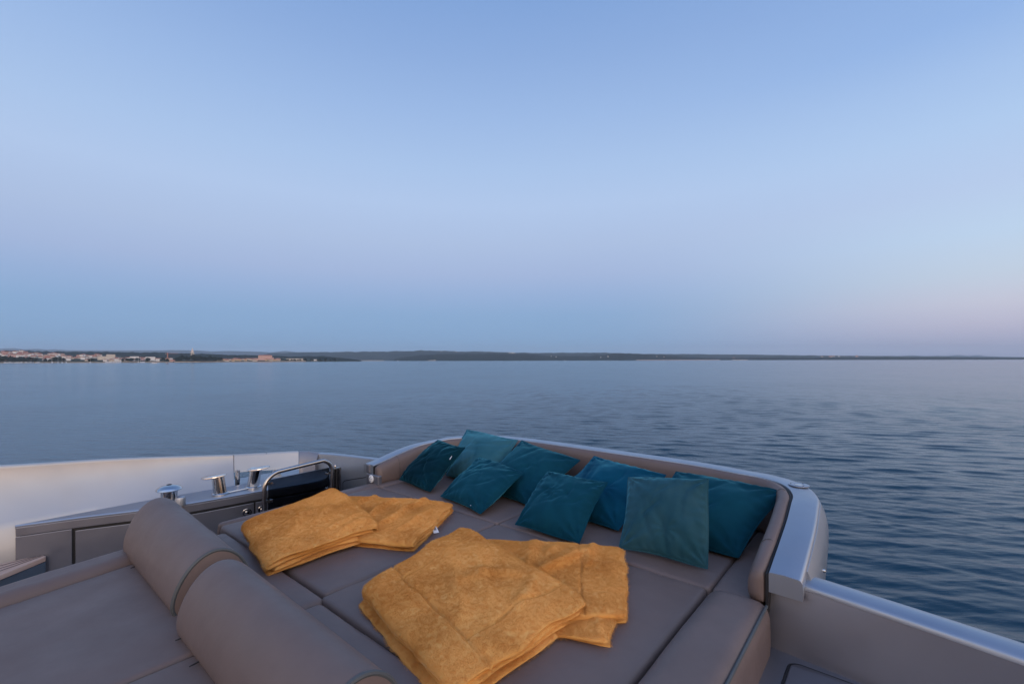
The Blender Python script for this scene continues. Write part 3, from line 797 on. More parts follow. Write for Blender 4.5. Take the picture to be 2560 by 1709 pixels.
V, f = loft([[W(*cf(s, -.012), -.62), W(*cf(s, -.012), -.06), W(-4.44 if cf(s)[0] > -4.43 else cf(s)[0] - .02, cf(s)[1], -.06), W(-4.44 if cf(s)[0] > -4.43 else cf(s)[0] - .02, cf(s)[1], -.62)] for s in np.linspace(.02, cs_[-1], 60)])
mk('carcass', V, f, M_dark, cab, False)
def wall_u(v): return float(np.interp(v, [-2, .9, 1.5, 1.6], [-4.512, -4.512, -4.450, -4.45]))
V, f = loft([[W(*cf(s, 0), -.014), W(*cf(s, 0), -.006), W(*cf(s, -.006), 0), W(min(wall_u(cf(s)[1]), cf(s)[0] - .012), cf(s)[1], 0), W(min(wall_u(cf(s)[1]), cf(s)[0] - .012), cf(s)[1], -.03), W(*cf(s, -.010), -.03)] for s in np.linspace(0, cs_[-1], 70)])
lg = mk('ledge_top', V, f, M_silver, cab)
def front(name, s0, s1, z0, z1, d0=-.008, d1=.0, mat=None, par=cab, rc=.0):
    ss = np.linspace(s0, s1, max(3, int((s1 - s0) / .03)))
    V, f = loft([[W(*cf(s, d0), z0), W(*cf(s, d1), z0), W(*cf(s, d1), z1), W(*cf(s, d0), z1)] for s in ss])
    return bevel(mk(name, V, f, mat or M_silver_shade, par, False), .004, 2)
def s_at(px, py):
    """arc length along the cabinet face under a sight line"""
    d = ray(px, py); w = d[:2] @ np.stack([Uv, Vv], 1)
    ang = math.atan2(w[1], w[0]); A = np.unwrap(np.arctan2(CF[:, 1], CF[:, 0]))
    a0 = (ang - A[0] + math.pi) % (2 * math.pi) - math.pi + A[0]
    o = np.argsort(A); return float(np.interp(a0, A[o], cs_[o]))
front('fascia', .0, cs_[-1], -.075, -.0165, -.010, -.001)
sA = s_at(184, 1360); sB = s_at(637, 1260)
front('stile', .0, sA - .008, -.62, -.077, -.010, .0)
for a, b_ in ((sA + .008, sB - .006), (sB + .006, cs_[-1] - .18)):
    dr = front('locker_door', a, b_, -.62, -.092)
    if a > sA + .1: sH = s_at(655, 1275)
    else: sH = s_at(617, 1282)
    c = W(*cf(sH, .0), -.165); n = cf(sH, .1) - cf(sH, 0); ax = n[0] * Uv + n[1] * Vv
    V, f = lathe([(.036, 0), (.036, .004), (.030, .007), (.026, .006), (.024, .002)], c, 28, (ax[0], ax[1], 0)); lt = mk('ring_latch', V, f, M_chrome, dr)
    V, f = lathe([(.016, 0), (.016, .006), (.010, .009)], c, 20, (ax[0], ax[1], 0)); mk('latch_button', V, f, M_chrome, lt)
front('stile', cs_[-1] - .168, cs_[-1], -.62, -.077, -.010, .0)

# teak step at far left
Q = [(-4.50, .345), (-4.42, .335), (-4.26, .124), (-3.95, -.32), (-3.6, -.9), (-3.6, -1.5), (-4.5, -1.5)]
V, f = slab(Q, -.262, -.23, .006); step = thing('boarding_step', 'teak-topped step with a dark glossy riser at the far left edge', 'step', W(-4.3, -.3, -.62))
bevel(mk('tread', V, f, M_teak, step, False), .008, 3)
Q2 = [(a + (.02 if i in (2, 3, 4) else 0) * -1, b_) for i, (a, b_) in enumerate(Q)]
V, f = loft([[W(*p, -.62) for p in Q2], [W(*p, -.264) for p in Q2]]); mk('riser', V, f, m_simple('blue_grey_gelcoat', (.07, .10, .14), .2, 0, .6), step, False)
for k, off in enumerate((.05, .10, .16)):
    a, b_ = W(-4.455 - .01 * k, .335 - .02 * k, -.2295), W(-4.27 - off * 1.1, .10 - off * .2, -.2295)
    b_ = a + (b_ - a) * 5
    V, f = tube([a, b_], .0022, 6); mk('caulking_seam', V, f, M_dark, step)

# bollards
def splayed_post(foot, top, r=.046):
    ax = (top - foot)
    return tube([foot, foot + ax * .5, top], [r * 1.05, r, r], 24)
bo = thing('mooring_bollard', 'pair of splayed polished steel bollard posts with oval caps on the mooring ledge', 'bollard', W(-4.27, 1.46, 0))
for (fx, fy), (tx, ty), (l_, r_) in (((551, 1234), (544, 1190), (508.5, 561.5)), ((633, 1217), (640, 1170), (621.5, 671))):
    ft = onz(fx, fy, .001); d = ray(tx, ty); tpnt = CAM + d * (ft[1] / d[1])
    V, f = lathe([(.064, 0), (.064, .008), (.058, .014), (.046, .016)], ft, 30); rg = mk('base_ring', V, f, M_chrome, bo)
    V, f = splayed_post(ft + (0, 0, .005), tpnt); pp = mk('post', V, f, M_chrome, bo)
    cx_ = CAM + ray((l_ + r_) / 2, ty) * ft[1]
    hw_ = (r_ - l_) / 2 / F * ft[1]
    V, f = lathe([(.3, -.010), (.92, -.008), (1.0, -.003), (.98, .004), (.5, .007), (.05, .008)], (0, 0, 0), 40)
    sgn = 1 if tx > fx else -1
    xd = np.array([1, .35, 0]); xd /= np.linalg.norm(xd); yd = np.array([-xd[1], xd[0], 0])
    V = cx_ + V[:, :1] * hw_ * 1.05 * xd + V[:, 1:2] * .062 * yd + np.array([0, 0, 1]) * (V[:, 2:3] + V[:, :1] * hw_ * .10)
    mk('oval_cap', V, f, M_chrome, bo)
a, b_ = onz(551, 1234, .008), onz(633, 1217, .008)
V, f = tube([a, b_], .006, 8); mk('tie_rod', V, f, M_chrome, bo)

cp = onz(423, 1258, 0.0)
cap = thing('mooring_capstan', 'polished steel capstan with a domed mushroom cap behind the left bolster', 'capstan', cp)
V, f = lathe([(.075, 0), (.075, .012), (.060, .02), (.054, .04), (.054, .098), (.058, .106)], cp, 40); mk('drum', V, f, M_chrome, cap)
V, f = lathe([(.05, .104), (.082, .106), (.086, .111), (.078, .124), (.052, .138), (.022, .145), (.018, .145)], cp, 44); dm = mk('domed_cap', V, f, M_chrome, cap)
V, f = lathe([(.017, .142), (.017, .1475), (.012, .149), (.011, .143)], cp, 12); mk('key_socket', V, f, M_dark, dm)
fp = onz(451, 1262, 0)
V, f = lathe([(.034, 0), (.034, .05), (.030, .062), (.012, .068)], fp, 28); fs_ = tag(mk('foot_switch', V, f, M_silver), 'small round covered foot switch right beside the capstan', 'switch')

# glass gate
G = thing('glass_gate', 'polished steel tube gate with smoked glass pane beside the mooring cabinet', 'gate', W(-3.85, 1.8, -.6))
gu = -3.85
pts = []
zt = .205
for v, z in ((1.515, -.6), (1.515, -.2), (1.515, .02)): pts.append((v, z))
for a in np.linspace(180, 90, 9): pts.append((1.515 + .13 + .13 * math.cos(R(a)), zt - .13 - .01 + .13 * math.sin(R(a))))
for a in np.linspace(90, 0, 9): pts.append((2.085 - .10 + .10 * math.cos(R(a)), zt + .012 - .10 + .10 * math.sin(R(a))))
for v, z in ((2.085, .0), (2.085, -.2), (2.085, -.6)): pts.append((v, z))
gp = np.array([W(gu, v, z) for v, z in smooth_path(pts, 90, 1)])
V, f = tube(gp, .0175, 18); mk('frame', V, f, m_simple('brushed_steel', (.40, .39, .39), .22, 1, 0, 40, .0005, .05, .05), G)
zl, zr = on_u(673, 1199, gu)[2], on_u(812, 1170, gu)[2]
gz = lambda v: np.interp(v, [1.54, 2.06], [zl, zr])
V, f = loft([[W(gu - .005, v, -.5), W(gu - .005, v, gz(v)), W(gu + .005, v, gz(v)), W(gu + .005, v, -.5)] for v in (1.545, 2.06)])
mk('pane', V, f, M_glass, G, False)
for px, py in ((679.5, 1208), (680, 1251), (819, 1183), (819, 1221)):
    c = on_u(px, py, gu + .012); c = c - np.array([*Uv * .012, 0]) * 1
    V, f = lathe([(.013, -.016), (.013, .013), (.011, .017), (.003, .018)], c, 16, (Uv[0], Uv[1], 0)); cl = mk('pane_clamp', V, f, M_chrome, G)
    vv = uv(c)[1]; side = 1.528 if vv < 1.8 else 2.072
    V, f = box(gu - .009, gu + .009, min(vv, side), max(vv, side), c[2] - .009, c[2] + .009); mk('clamp_arm', V, f, M_dark, cl, False)
# hinge post
hv = uv(on_u(841, 1200, gu - .03))[1]
H = thing('hinge_post', 'black hinge block with steel pin on the right of the glass gate', 'hinge', W(gu - .02, hv, -.6))
htop = on_u(841, 1168, gu - .03)[2]
V, f = box(gu - .055, gu - .005, hv - .04, hv + .035, -.6, htop); bevel(mk('block', V, f, M_black, H, False), .006, 2)
for dv in (-.016, .018):
    V, f = tube([W(gu + .001, hv + dv, -.6), W(gu + .001, hv + dv, htop - .008)], .006, 10); mk('hinge_bar', V, f, M_dark if dv < 0 else M_chrome, H)
V, f = lathe([(.008, 0), (.008, .010), (.012, .014), (.010, .024), (.003, .028)], W(gu - .03, hv - .012, htop), 16); mk('pin', V, f, M_chrome, H)

# ------------------------------------------------------------------ upholstery
def cushion(name, u0, u1, v0, v1, zt, zb, r, puff=.006, parent=None, warp=None, zf=None, res=.025, seed=0, mat=None, wr=.003):
    def axis(a, b):
        L = b - a; k = max(6, int(L / res))
        e = r * (1 - np.cos(np.linspace(0, math.pi / 2, 6)))
        mid = np.linspace(a + r, b - r, k + 1)
        return np.unique(np.round(np.r_[a + e, mid, b - e], 6))
    U, Vx = axis(u0, u1), axis(v0, v1)
    UU, VV = np.meshgrid(U, Vx, indexing='ij')
    du = np.maximum(0, r - np.minimum(UU - u0, u1 - UU)); dv = np.maximum(0, r - np.minimum(VV - v0, v1 - VV))
    su = np.where(UU - u0 < u1 - UU, -1, 1); sv = np.where(VV - v0 < v1 - VV, -1, 1)
    h = np.hypot(du, dv); k = np.where(h > r, r / np.maximum(h, 1e-9), 1)
    UU = UU + su * du * (k - 1); VV = VV + sv * dv * (k - 1); h = np.minimum(h, r)
    a = np.clip((UU - u0) / (u1 - u0), 0, 1) * 2 - 1; b = np.clip((VV - v0) / (v1 - v0), 0, 1) * 2 - 1
    Z = zt - r + np.sqrt(np.maximum(r * r - h * h, 0)) + puff * (1 - a ** 4) * (1 - b ** 4)
    if wr:
        Z = Z + wr * fbm(np.stack([UU, VV, np.zeros_like(UU)], -1), 4.0, 3, seed + 3.3)
        de = np.minimum(np.minimum(UU - u0, u1 - UU), np.minimum(VV - v0, v1 - VV))       # puckers pulled in by the sewn edges
        Z = Z + .0016 * np.exp(-((de - r) / .05) ** 2) * fbm(np.stack([UU, VV, np.zeros_like(UU)], -1), 16.0, 2, seed + 8.1)
    if zf is not None: Z = Z + zf(UU, VV)
    n, m = UU.shape
    top = np.stack([UU, VV, Z], -1).reshape(-1, 3); f = grid_faces(n, m)
    loop = [i * m for i in range(n)] + [(n - 1) * m + j for j in range(1, m)] + [i * m + m - 1 for i in range(n - 2, -1, -1)] + [j for j in range(m - 2, 0, -1)]
    P = [top]; cnt = len(top); prev = loop
    ztop_ = top[loop][:, 2].mean()
    for t, bul in ((.35, .006), (.7, .006), (1.0, -.004)):
        q = top[loop].copy(); q[:, 2] = q[:, 2] + (zb - q[:, 2]) * t
        ctr = np.array([(u0 + u1) / 2, (v0 + v1) / 2]); q[:, :2] += np.sign(q[:, :2] - ctr) * 0 + (q[:, :2] - ctr) / np.linalg.norm(q[:, :2] - ctr, axis=1)[:, None] * bul * min(1, r / .02)
        P.append(q); ids = list(range(cnt, cnt + len(loop))); cnt += len(loop)
        for i in range(len(loop)):
            j = (i + 1) % len(loop); f.append((prev[i], prev[j], ids[j], ids[i]))
        prev = ids
    A = np.concatenate(P)
    if warp is not None: A[:, 0], A[:, 1] = warp(A[:, 0], A[:, 1])
    X = WA(A[:, 0], A[:, 1], A[:, 2])
    return mk(name, X, f, mat or M_vinyl, parent)

pad = thing('sun_pad', 'wide taupe vinyl sun pad of sewn panels holding blankets and pillows', 'sun pad', W(-2, 2, -.13))
ZB = -.128
lw = lambda u, v: (u - .08 * np.clip((v - 1.1) / 1.25, -.2, 2) * np.clip((-3.3 - u) / .15, 0, 1), v)
cushion('edge_bolster', -3.50, -3.452, 1.075, 2.36, .008, ZB, .022, .002, pad, warp=lambda u, v: (u - .085 * np.clip((v - 1.1) / 1.25, -.2, 2) * np.clip((-3.452 - u) / .04, 0, 1), v), res=.02)
cushion('mattress_panel', -3.450, -2.051, 1.075, 2.286, .0, ZB, .024, .012, pad, seed=1)
cushion('mattress_panel', -2.049, -.686, 1.045, 2.286, .0, ZB, .024, .012, pad, seed=2)
cushion('edge_bolster', -.684, -.410, .75, 2.286, .032, -.20, .062, .012, pad, seed=3, zf=lambda u, v: -.022 * np.clip(1 - (u + .684) / .10, 0, 1) ** 2)
cushion('mattress_panel', -3.56, -3.402, 2.300, 2.75, .006, ZB, .03, .006, pad, seed=4)
cushion('mattress_panel', -3.400, -2.051, 2.290, 3.38, .0, ZB, .022, .012, pad, seed=5)
cushion('mattress_panel', -2.049, -.676, 2.290, 3.38, .0, ZB, .022, .012, pad, seed=6)
cushion('mattress_panel', -.672, -.455, 2.292, 3.25, .0, ZB, .022, .008, pad, seed=7)
pts = [W(-.424, v, .020 + .004) for v in np.linspace(.80, 2.235, 30)]
V, f = tube(pts, .0065, 8); mk('piping', V, f, M_pipe, pad)

fs = thing('foot_cushion', 'narrow taupe vinyl cushions in the gap between bolsters and sun pad', 'cushion', W(-2, .85, -.13))
cushion('cushion_panel', -3.46, -3.29, .62, 1.03, .0, ZB, .035, .004, fs, seed=8)
cushion('cushion_panel', -3.285, -2.012, .62, 1.062, .004, ZB, .032, .006, fs, seed=9)
cushion('cushion_panel', -2.004, -.66, .62, 1.034, .004, ZB, .032, .006, fs, seed=10)

st = thing('seat_pad', 'taupe vinyl seat cushions in the near left corner before the bolsters', 'seat', W(-2, -.2, -.13))
sw = lambda u, v: (u - .27 * (v - .4) * np.clip((-2.3 - u) / .9, 0, 1), v)
cushion('edge_bolster', -3.37, -3.14, -1.5, .66, .028, ZB, .07, .010, st, warp=sw, seed=11)
cushion('seat_panel', -3.135, -2.024, -1.5, .618, .0, ZB, .022, .010, st, warp=sw, seed=12)
cushion('seat_panel', -2.016, -.70, -1.5, .618, .0, ZB, .022, .010, st, seed=13)
for (px, py), (qx, qy) in (((327, 1419), (354, 1409)), ((438, 1600), (462, 1591)), ((473, 1665), (497, 1653))):
    a, b_ = onz(px, py, .012), onz(qx, qy, .012)
    V, f = tube([a, (a + b_) / 2, b_ + (b_ - a) * .3], [.002, .003, .003], 8); mk('strap_slot', V, f, M_dark, st)

RPROF = [(.578, -.02), (.560, .03), (.565, .085), (.586, .145), (.618, .200), (.660, .242), (.712, .264), (.765, .254), (.815, .212), (.850, .148), (.868, .08), (.866, .0), (.85, -.02)]
rp = smooth_path(RPROF, 40, 2)
def bolster(u0, u1, label, seed, dv=0.0, hz=1.0, hz1=None):
    o = thing('backrest_bolster', label, 'bolster', W((u0 + u1) / 2, .76, 0), 'backrest bolsters')
    ctr = np.array([.715, .08]); rings = []
    us = np.r_[u0 + .045 * (1 - np.cos(np.linspace(0, math.pi / 2, 8))), np.linspace(u0 + .045, u1 - .03, 40)[1:-1], u1 - .03 * (1 - np.cos(np.linspace(math.pi / 2, 0, 8)))]
    for u in us:
        d0 = max(0, 1 - (u - u0) / .045); d1 = max(0, 1 - (u1 - u) / .03)
        k = 1 - .10 * (1 - math.sqrt(max(0, 1 - d0 * d0))) - .07 * (1 - math.sqrt(max(0, 1 - d1 * d1)))
        s = ctr + (rp - ctr) * k
        s[:, 1] *= hz + ((hz1 or hz) - hz) * (u - u0) / (u1 - u0)
        s[:, 1] += .004 * math.sin((u - u0) * 2.2) * (s[:, 1] > .1)
        rings.append(WA(np.full(len(s), u), s[:, 0] + dv, s[:, 1]))
    V, f = loft(rings); body = mk('padding', V, f, M_vinyl, o)
    for uu, k in ((u1 - .006, .985),):
        s = ctr + (rp - ctr) * k; s[:, 1] *= (hz1 or hz)
        V, f = tube(WA(np.full(len(s), uu), s[:, 0] + dv, s[:, 1]), .0085, 8); mk('piping', V, f, M_pipe, body)
    return o
bolster(-3.37, -2.37, 'taupe vinyl backrest bolster behind the left blanket, its rounded end against the bulwark side', 1, .0, 1.10, .89)
bolster(-2.22, -1.13, 'taupe vinyl backrest bolster nearest the bottom of the frame, right of the other bolster', 2, -.03, .95, .85)

# wraparound backrest
V, f = None, None
bi = np.arange(0, 150)
def brest():
    rings = []
    n = len(bi)
    for k, i in enumerate(bi):
        (u, v, z), o = cpath[i], cout[i]
        e = min(k, n - 1 - k) / 3
        s = math.sqrt(max(0, 1 - max(0, 1 - e) ** 2))
        sc_ = .55 + .45 * s
        zt = z + .004
        sec = [(.014, .003), (.014, zt - .03), (.018, zt - .010), (.036, zt), (.056, zt - .004), (.078, zt - .028), (.092, zt * .62), (.097, zt * .35), (.092, .025), (.082, .003)]
        sec = [(.05 + (d - .05) * (.75 + .25 * s), .06 + (zz - .06) * (.86 + .14 * s)) for d, zz in sec]
        s2 = smooth_path(sec, 22, 1)
        rings.append([W(u - o[0] * d, v - o[1] * d, zz) for d, zz in s2])
    return loft(rings)
V, f = brest()
wb = thing('wraparound_backrest', 'low taupe vinyl backrest curving round the sun pad inside the silver coaming', 'backrest', W(-2, 3.35, 0))
mk('padding', V, f, M_vinyl, wb)
for i in (7, 122, 142):
    (u, v, z), o = cpath[i], cout[i]; zt = z + .004
    sec = smooth_path([(.024, zt - .008), (.036, zt + .001), (.056, zt - .003), (.079, zt - .027), (.0935, zt * .62), (.0985, zt * .35), (.0935, .025)], 24, 1)
    V, f = tube([W(u - o[0] * d, v - o[1] * d, zz) for d, zz in sec], .0016, 6); mk('stitched_seam', V, f, M_pipe, wb)

# ------------------------------------------------------------------ pillows
def corner3(px, py, base, L):
    d = ray(px, py); dn = d / np.linalg.norm(d); w = CAM - base
    b = dn @ w; c = w @ w - L * L; disc = b * b - c
    if disc < 0: return CAM + dn * (-b), -1
    return CAM + dn * (-b + math.sqrt(disc)), 1
def pillow(label, BL, BR, TL, TR, L, mat, H, seed, sag=.3, tagpos=None):
    bl = onz(*BL, .025) if BL[0] > 50 else W(*BL, .025); br = onz(*BR, .025) if BR[0] > 50 else W(*BR, .025)
    tl, a = corner3(*TL, bl, L); tr, b = corner3(*TR, br, L)
    print('pillow', label[:30], 'w', round(float(np.linalg.norm(bl - br)), 2), 'top', round(float(np.linalg.norm(tl - tr)), 2), 'z', round(float(tl[2]), 2), round(float(tr[2]), 2), 'uv', [round(x, 2) for x in uv(tl) + uv(tr)], a, b)
    n = np.cross(br - bl, tl - bl); n /= np.linalg.norm(n)
    if n @ (CAM - bl) < 0: n = -n
    N = 64
    t = np.sin(np.linspace(-1, 1, N) * math.pi / 2) * .55 + np.linspace(-1, 1, N) * .45
    S, T = np.meshgrid(t, t, indexing='ij')
    pin = .035
    g = np.random.default_rng(seed)
    s2 = S * (1 - pin * (1 - T ** 2) * np.abs(S) ** 2); t2 = T * (1 - pin * (1 - S ** 2) * np.abs(T) ** 2)
    # slumped edges
    s2 = s2 + .018 * np.sin(T * 3 + g.random() * 6) * np.abs(S) ** 3; t2 = t2 + .018 * np.sin(S * 3 + g.random() * 6) * np.abs(T) ** 3
    rc = 1 - .010 * np.abs(S) ** 10 * np.abs(T) ** 10; s2, t2 = s2 * rc, t2 * rc
    a, b = (s2 + 1) / 2, (t2 + 1) / 2
    base = (bl * ((1 - a) * (1 - b))[..., None] + br * (a * (1 - b))[..., None] + tr * (a * b)[..., None] + tl * ((1 - a) * b)[..., None])
    prof = ((1 - S ** 2) * (1 - T ** 2)); th = H * 1.12 * np.maximum(prof, 0) ** .56 * (1 - sag * .45 * T) * (1 + .0 * S)
    P3 = np.stack([S * 1.0, T * 1.0, np.full_like(S, seed)], -1)
    wr = np.zeros_like(S)
    for (cx, cy) in ((-1, -1), (1, -1), (1, 1), (-1, 1)):
        dx, dy = S - cx, T - cy; r = np.hypot(dx, dy); an = np.arctan2(dy * -cy, dx * -cx)
        ph = g.random() * 6; k = g.uniform(9, 13)
        wr += np.exp(-r / .5) * np.clip(r / .15, 0, 1) * np.sin(an * k + ph + 1.6 * fbm(P3 * 1.3, 1.0, 2, seed + cx)) * .013
    # a few long soft creases
    for q in range(7):
        ca, sa = math.cos(g.uniform(-1.2, 1.2)), math.sin(g.uniform(-1.2, 1.2)); off = g.uniform(-.5, .5)
        dd = S * ca + T * sa - off + .12 * np.sin(3 * (S * -sa + T * ca) + g.random() * 6)
        al = -S * sa + T * ca - g.uniform(-.5, .5)
        wr -= .008 * np.exp(-(dd / .06) ** 2) * np.exp(-(al / .45) ** 2)
    wr += .009 * fbm(P3, 1.5, 2, seed) + .002 * fbm(P3, 5, 2, seed + 9)
    if seed in (24, 23, 13):                          # a punched-in dent with creases running out of it
        q0, q1 = ((.12, -.45), (-.2, .1), (.25, -.2))[(24, 23, 13).index(seed)]
        r = np.hypot(S - q0, T - q1); an = np.arctan2(T - q1, S - q0)
        wr += .0075 * np.sin(an * 8 + 1.2 * fbm(P3, 2.5, 2, seed + 30)) * np.exp(-r / .22) * np.clip(r / .10, 0, 1) - .010 * np.exp(-(r / .35) ** 2)
    # puckers along the side seams
    wr += .006 * np.sin((T + .1 * fbm(P3, 4, 2, seed)) * 26) * np.exp(-(1 - np.abs(S)) / .16) * np.clip((1 - np.abs(S)) / .05, 0, 1)
    wr += .006 * np.sin((S + .1 * fbm(P3, 4, 2, seed + 1)) * 26) * np.exp(-(1 - np.abs(T)) / .16) * np.clip((1 - np.abs(T)) / .05, 0, 1)
    env = np.clip(prof * 9, 0, 1)
    front = base + n * (th + wr * env)[..., None]
    back = base - n * (th * .75 + wr[::-1] * env * .6)[..., None]
    nn = N
    Fr, Bk = front.reshape(-1, 3), back.reshape(-1, 3)
    V = np.concatenate([Fr, Bk]); f = grid_faces(nn, nn) + [tuple(i + nn * nn for i in q[::-1]) for q in grid_faces(nn, nn)]
    loop = [i * nn for i in range(nn)] + [(nn - 1) * nn + j for j in range(1, nn)] + [i * nn + nn - 1 for i in range(nn - 2, -1, -1)] + list(range(nn - 2, 0, -1))
    V[:, 2] = np.maximum(V[:, 2], .011 + .002 * np.sin(V[:, 0] * 40))
    bm = bmesh.new(); o = None
    ob = thing('pillow', label, 'pillow', ((bl + br) / 2) * (1, 1, 0), 'teal velvet pillows')
    body = mk('cover', V, f, mat, ob)
    w = body.modifiers.new('weld', 'WELD'); w.merge_threshold = .0004
    # corded side seam
    e = base.reshape(-1, 3)[loop]; e[:, 2] = np.maximum(e[:, 2], .013)
    Vs, fsm = tube(e, .0028, 6, closed=True); mk('edge_seam', Vs, fsm, mat, ob)
    if tagpos:
        s, t_ = tagpos; i, j = np.argmin(abs(t - s)), np.argmin(abs(t - t_)); p = front[i, j] + n * .003
        ex = (br - bl) / np.linalg.norm(br - bl); ey = (tr - br) / np.linalg.norm(tr - br)
        Vt = np.array([p - ex * .005, p + ex * .006, p + ex * .006 + ey * .035 + n * .004, p - ex * .003 + ey * .035 + n * .004])
        Vt = np.concatenate([Vt, Vt - n * .001]); mk('label_tag', Vt, [(0, 1, 2, 3), (7, 6, 5, 4), (0, 4, 5, 1), (1, 5, 6, 2), (2, 6, 7, 3), (3, 7, 4, 0)], M_tagwhite, body, False)
    return ob
VA = m_velvet('petrol_velvet', (.001, .027, .050), (.005, .056, .086), 1.3)
VB = m_velvet('grey_teal_velvet', (.010, .054, .076), (.036, .096, .122), 4.1)
VC = m_velvet('dark_teal_velvet', (.0005, .012, .022), (.002, .030, .048), 7.7)
VD = m_velvet('bright_petrol_velvet', (.001, .034, .072), (.003, .066, .120), 9.2)
VE = m_velvet('pale_teal_velvet', (.016, .084, .116), (.050, .148, .184), 2.9)
pillow('large pale teal velvet pillow at the far left corner of the backrest, highest of all', (-3.20, 2.86), (-2.60, 2.74), (1167, 1073), (1297, 1099), .60, VE, .115, 11)
pillow('large teal velvet pillow second from left against the far backrest', (-2.66, 2.76), (1316, 1262), (1305, 1100), (1453, 1151), .60, VA, .115, 12)
pillow('large bright blue-teal velvet pillow third from left against the far backrest', (-1.90, 2.70), (1543, 1327), (1483, 1139), (1664, 1187), .58, VD, .11, 13)
pillow('large teal velvet pillow wedged in the right corner of the backrest', (-1.22, 2.64), (1845, 1392), (1688, 1176), (1967, 1226), .58, VA, .11, 14)
pillow('small very dark teal velvet pillow at the left end of the front row', (996, 1199), (1075, 1229), (1093, 1099), (1163, 1118), .48, VC, .085, 21, tagpos=(.93, .3))
pillow('small teal velvet pillow lying low in the front row next to the darkest one', (1102, 1239), (1203, 1284), (1200, 1141), (1312, 1181), .50, VA, .085, 22, tagpos=(.5, -.96))
pillow('small deep teal velvet pillow third in the front row beside the ochre blankets', (1285, 1311), (1446, 1358), (1367, 1177), (1519, 1205), .48, VA, .088, 23)
pillow('small upright grey-teal velvet pillow at the right end of the front row', (1548, 1369), (1772, 1421), (1572, 1191), (1774, 1194), .46, VB, .09, 24)

# ------------------------------------------------------------------ faux-fur blankets
def spiral(Wd, t, gap, inset, ext=0.0):
    """section of a sheet folded twice: (w, z) centreline"""
    z4, z3, z2, z1 = t * .5, t * 1.5 + gap, t * 2.5 + 2 * gap, t * 3.5 + 3 * gap
    P = []
    for w in np.linspace(.02 - ext, Wd - z1 * .5, 24): P.append((w, z4))
    rO = (z1 - z4) / 2; c = (Wd - rO, (z1 + z4) / 2)
    for a in np.linspace(-80, 80, 9): P.append((c[0] + rO * math.cos(R(a)), c[1] + rO * math.sin(R(a))))
    for w in np.linspace(Wd - z1 * .5, .03, 24): P.append((w, z1))
    rL = (z1 - z2) / 2
    for a in np.linspace(90, 270, 7): P.append((.018 - rL * 1.2 * abs(math.cos(R(a))) * (1 if True else 0), (z1 + z2) / 2 + rL * math.sin(R(a))))
    for w in np.linspace(.03, Wd - rO - inset, 20): P.append((w, z2))
    rI = (z2 - z3) / 2
    for a in np.linspace(80, -80, 5): P.append((Wd - rO - inset + rI * math.cos(R(a)), (z2 + z3) / 2 + rI * math.sin(R(a))))
    for w in np.linspace(Wd - rO - inset, .045 - ext * .8, 20): P.append((w, z3))
    return np.array(P)
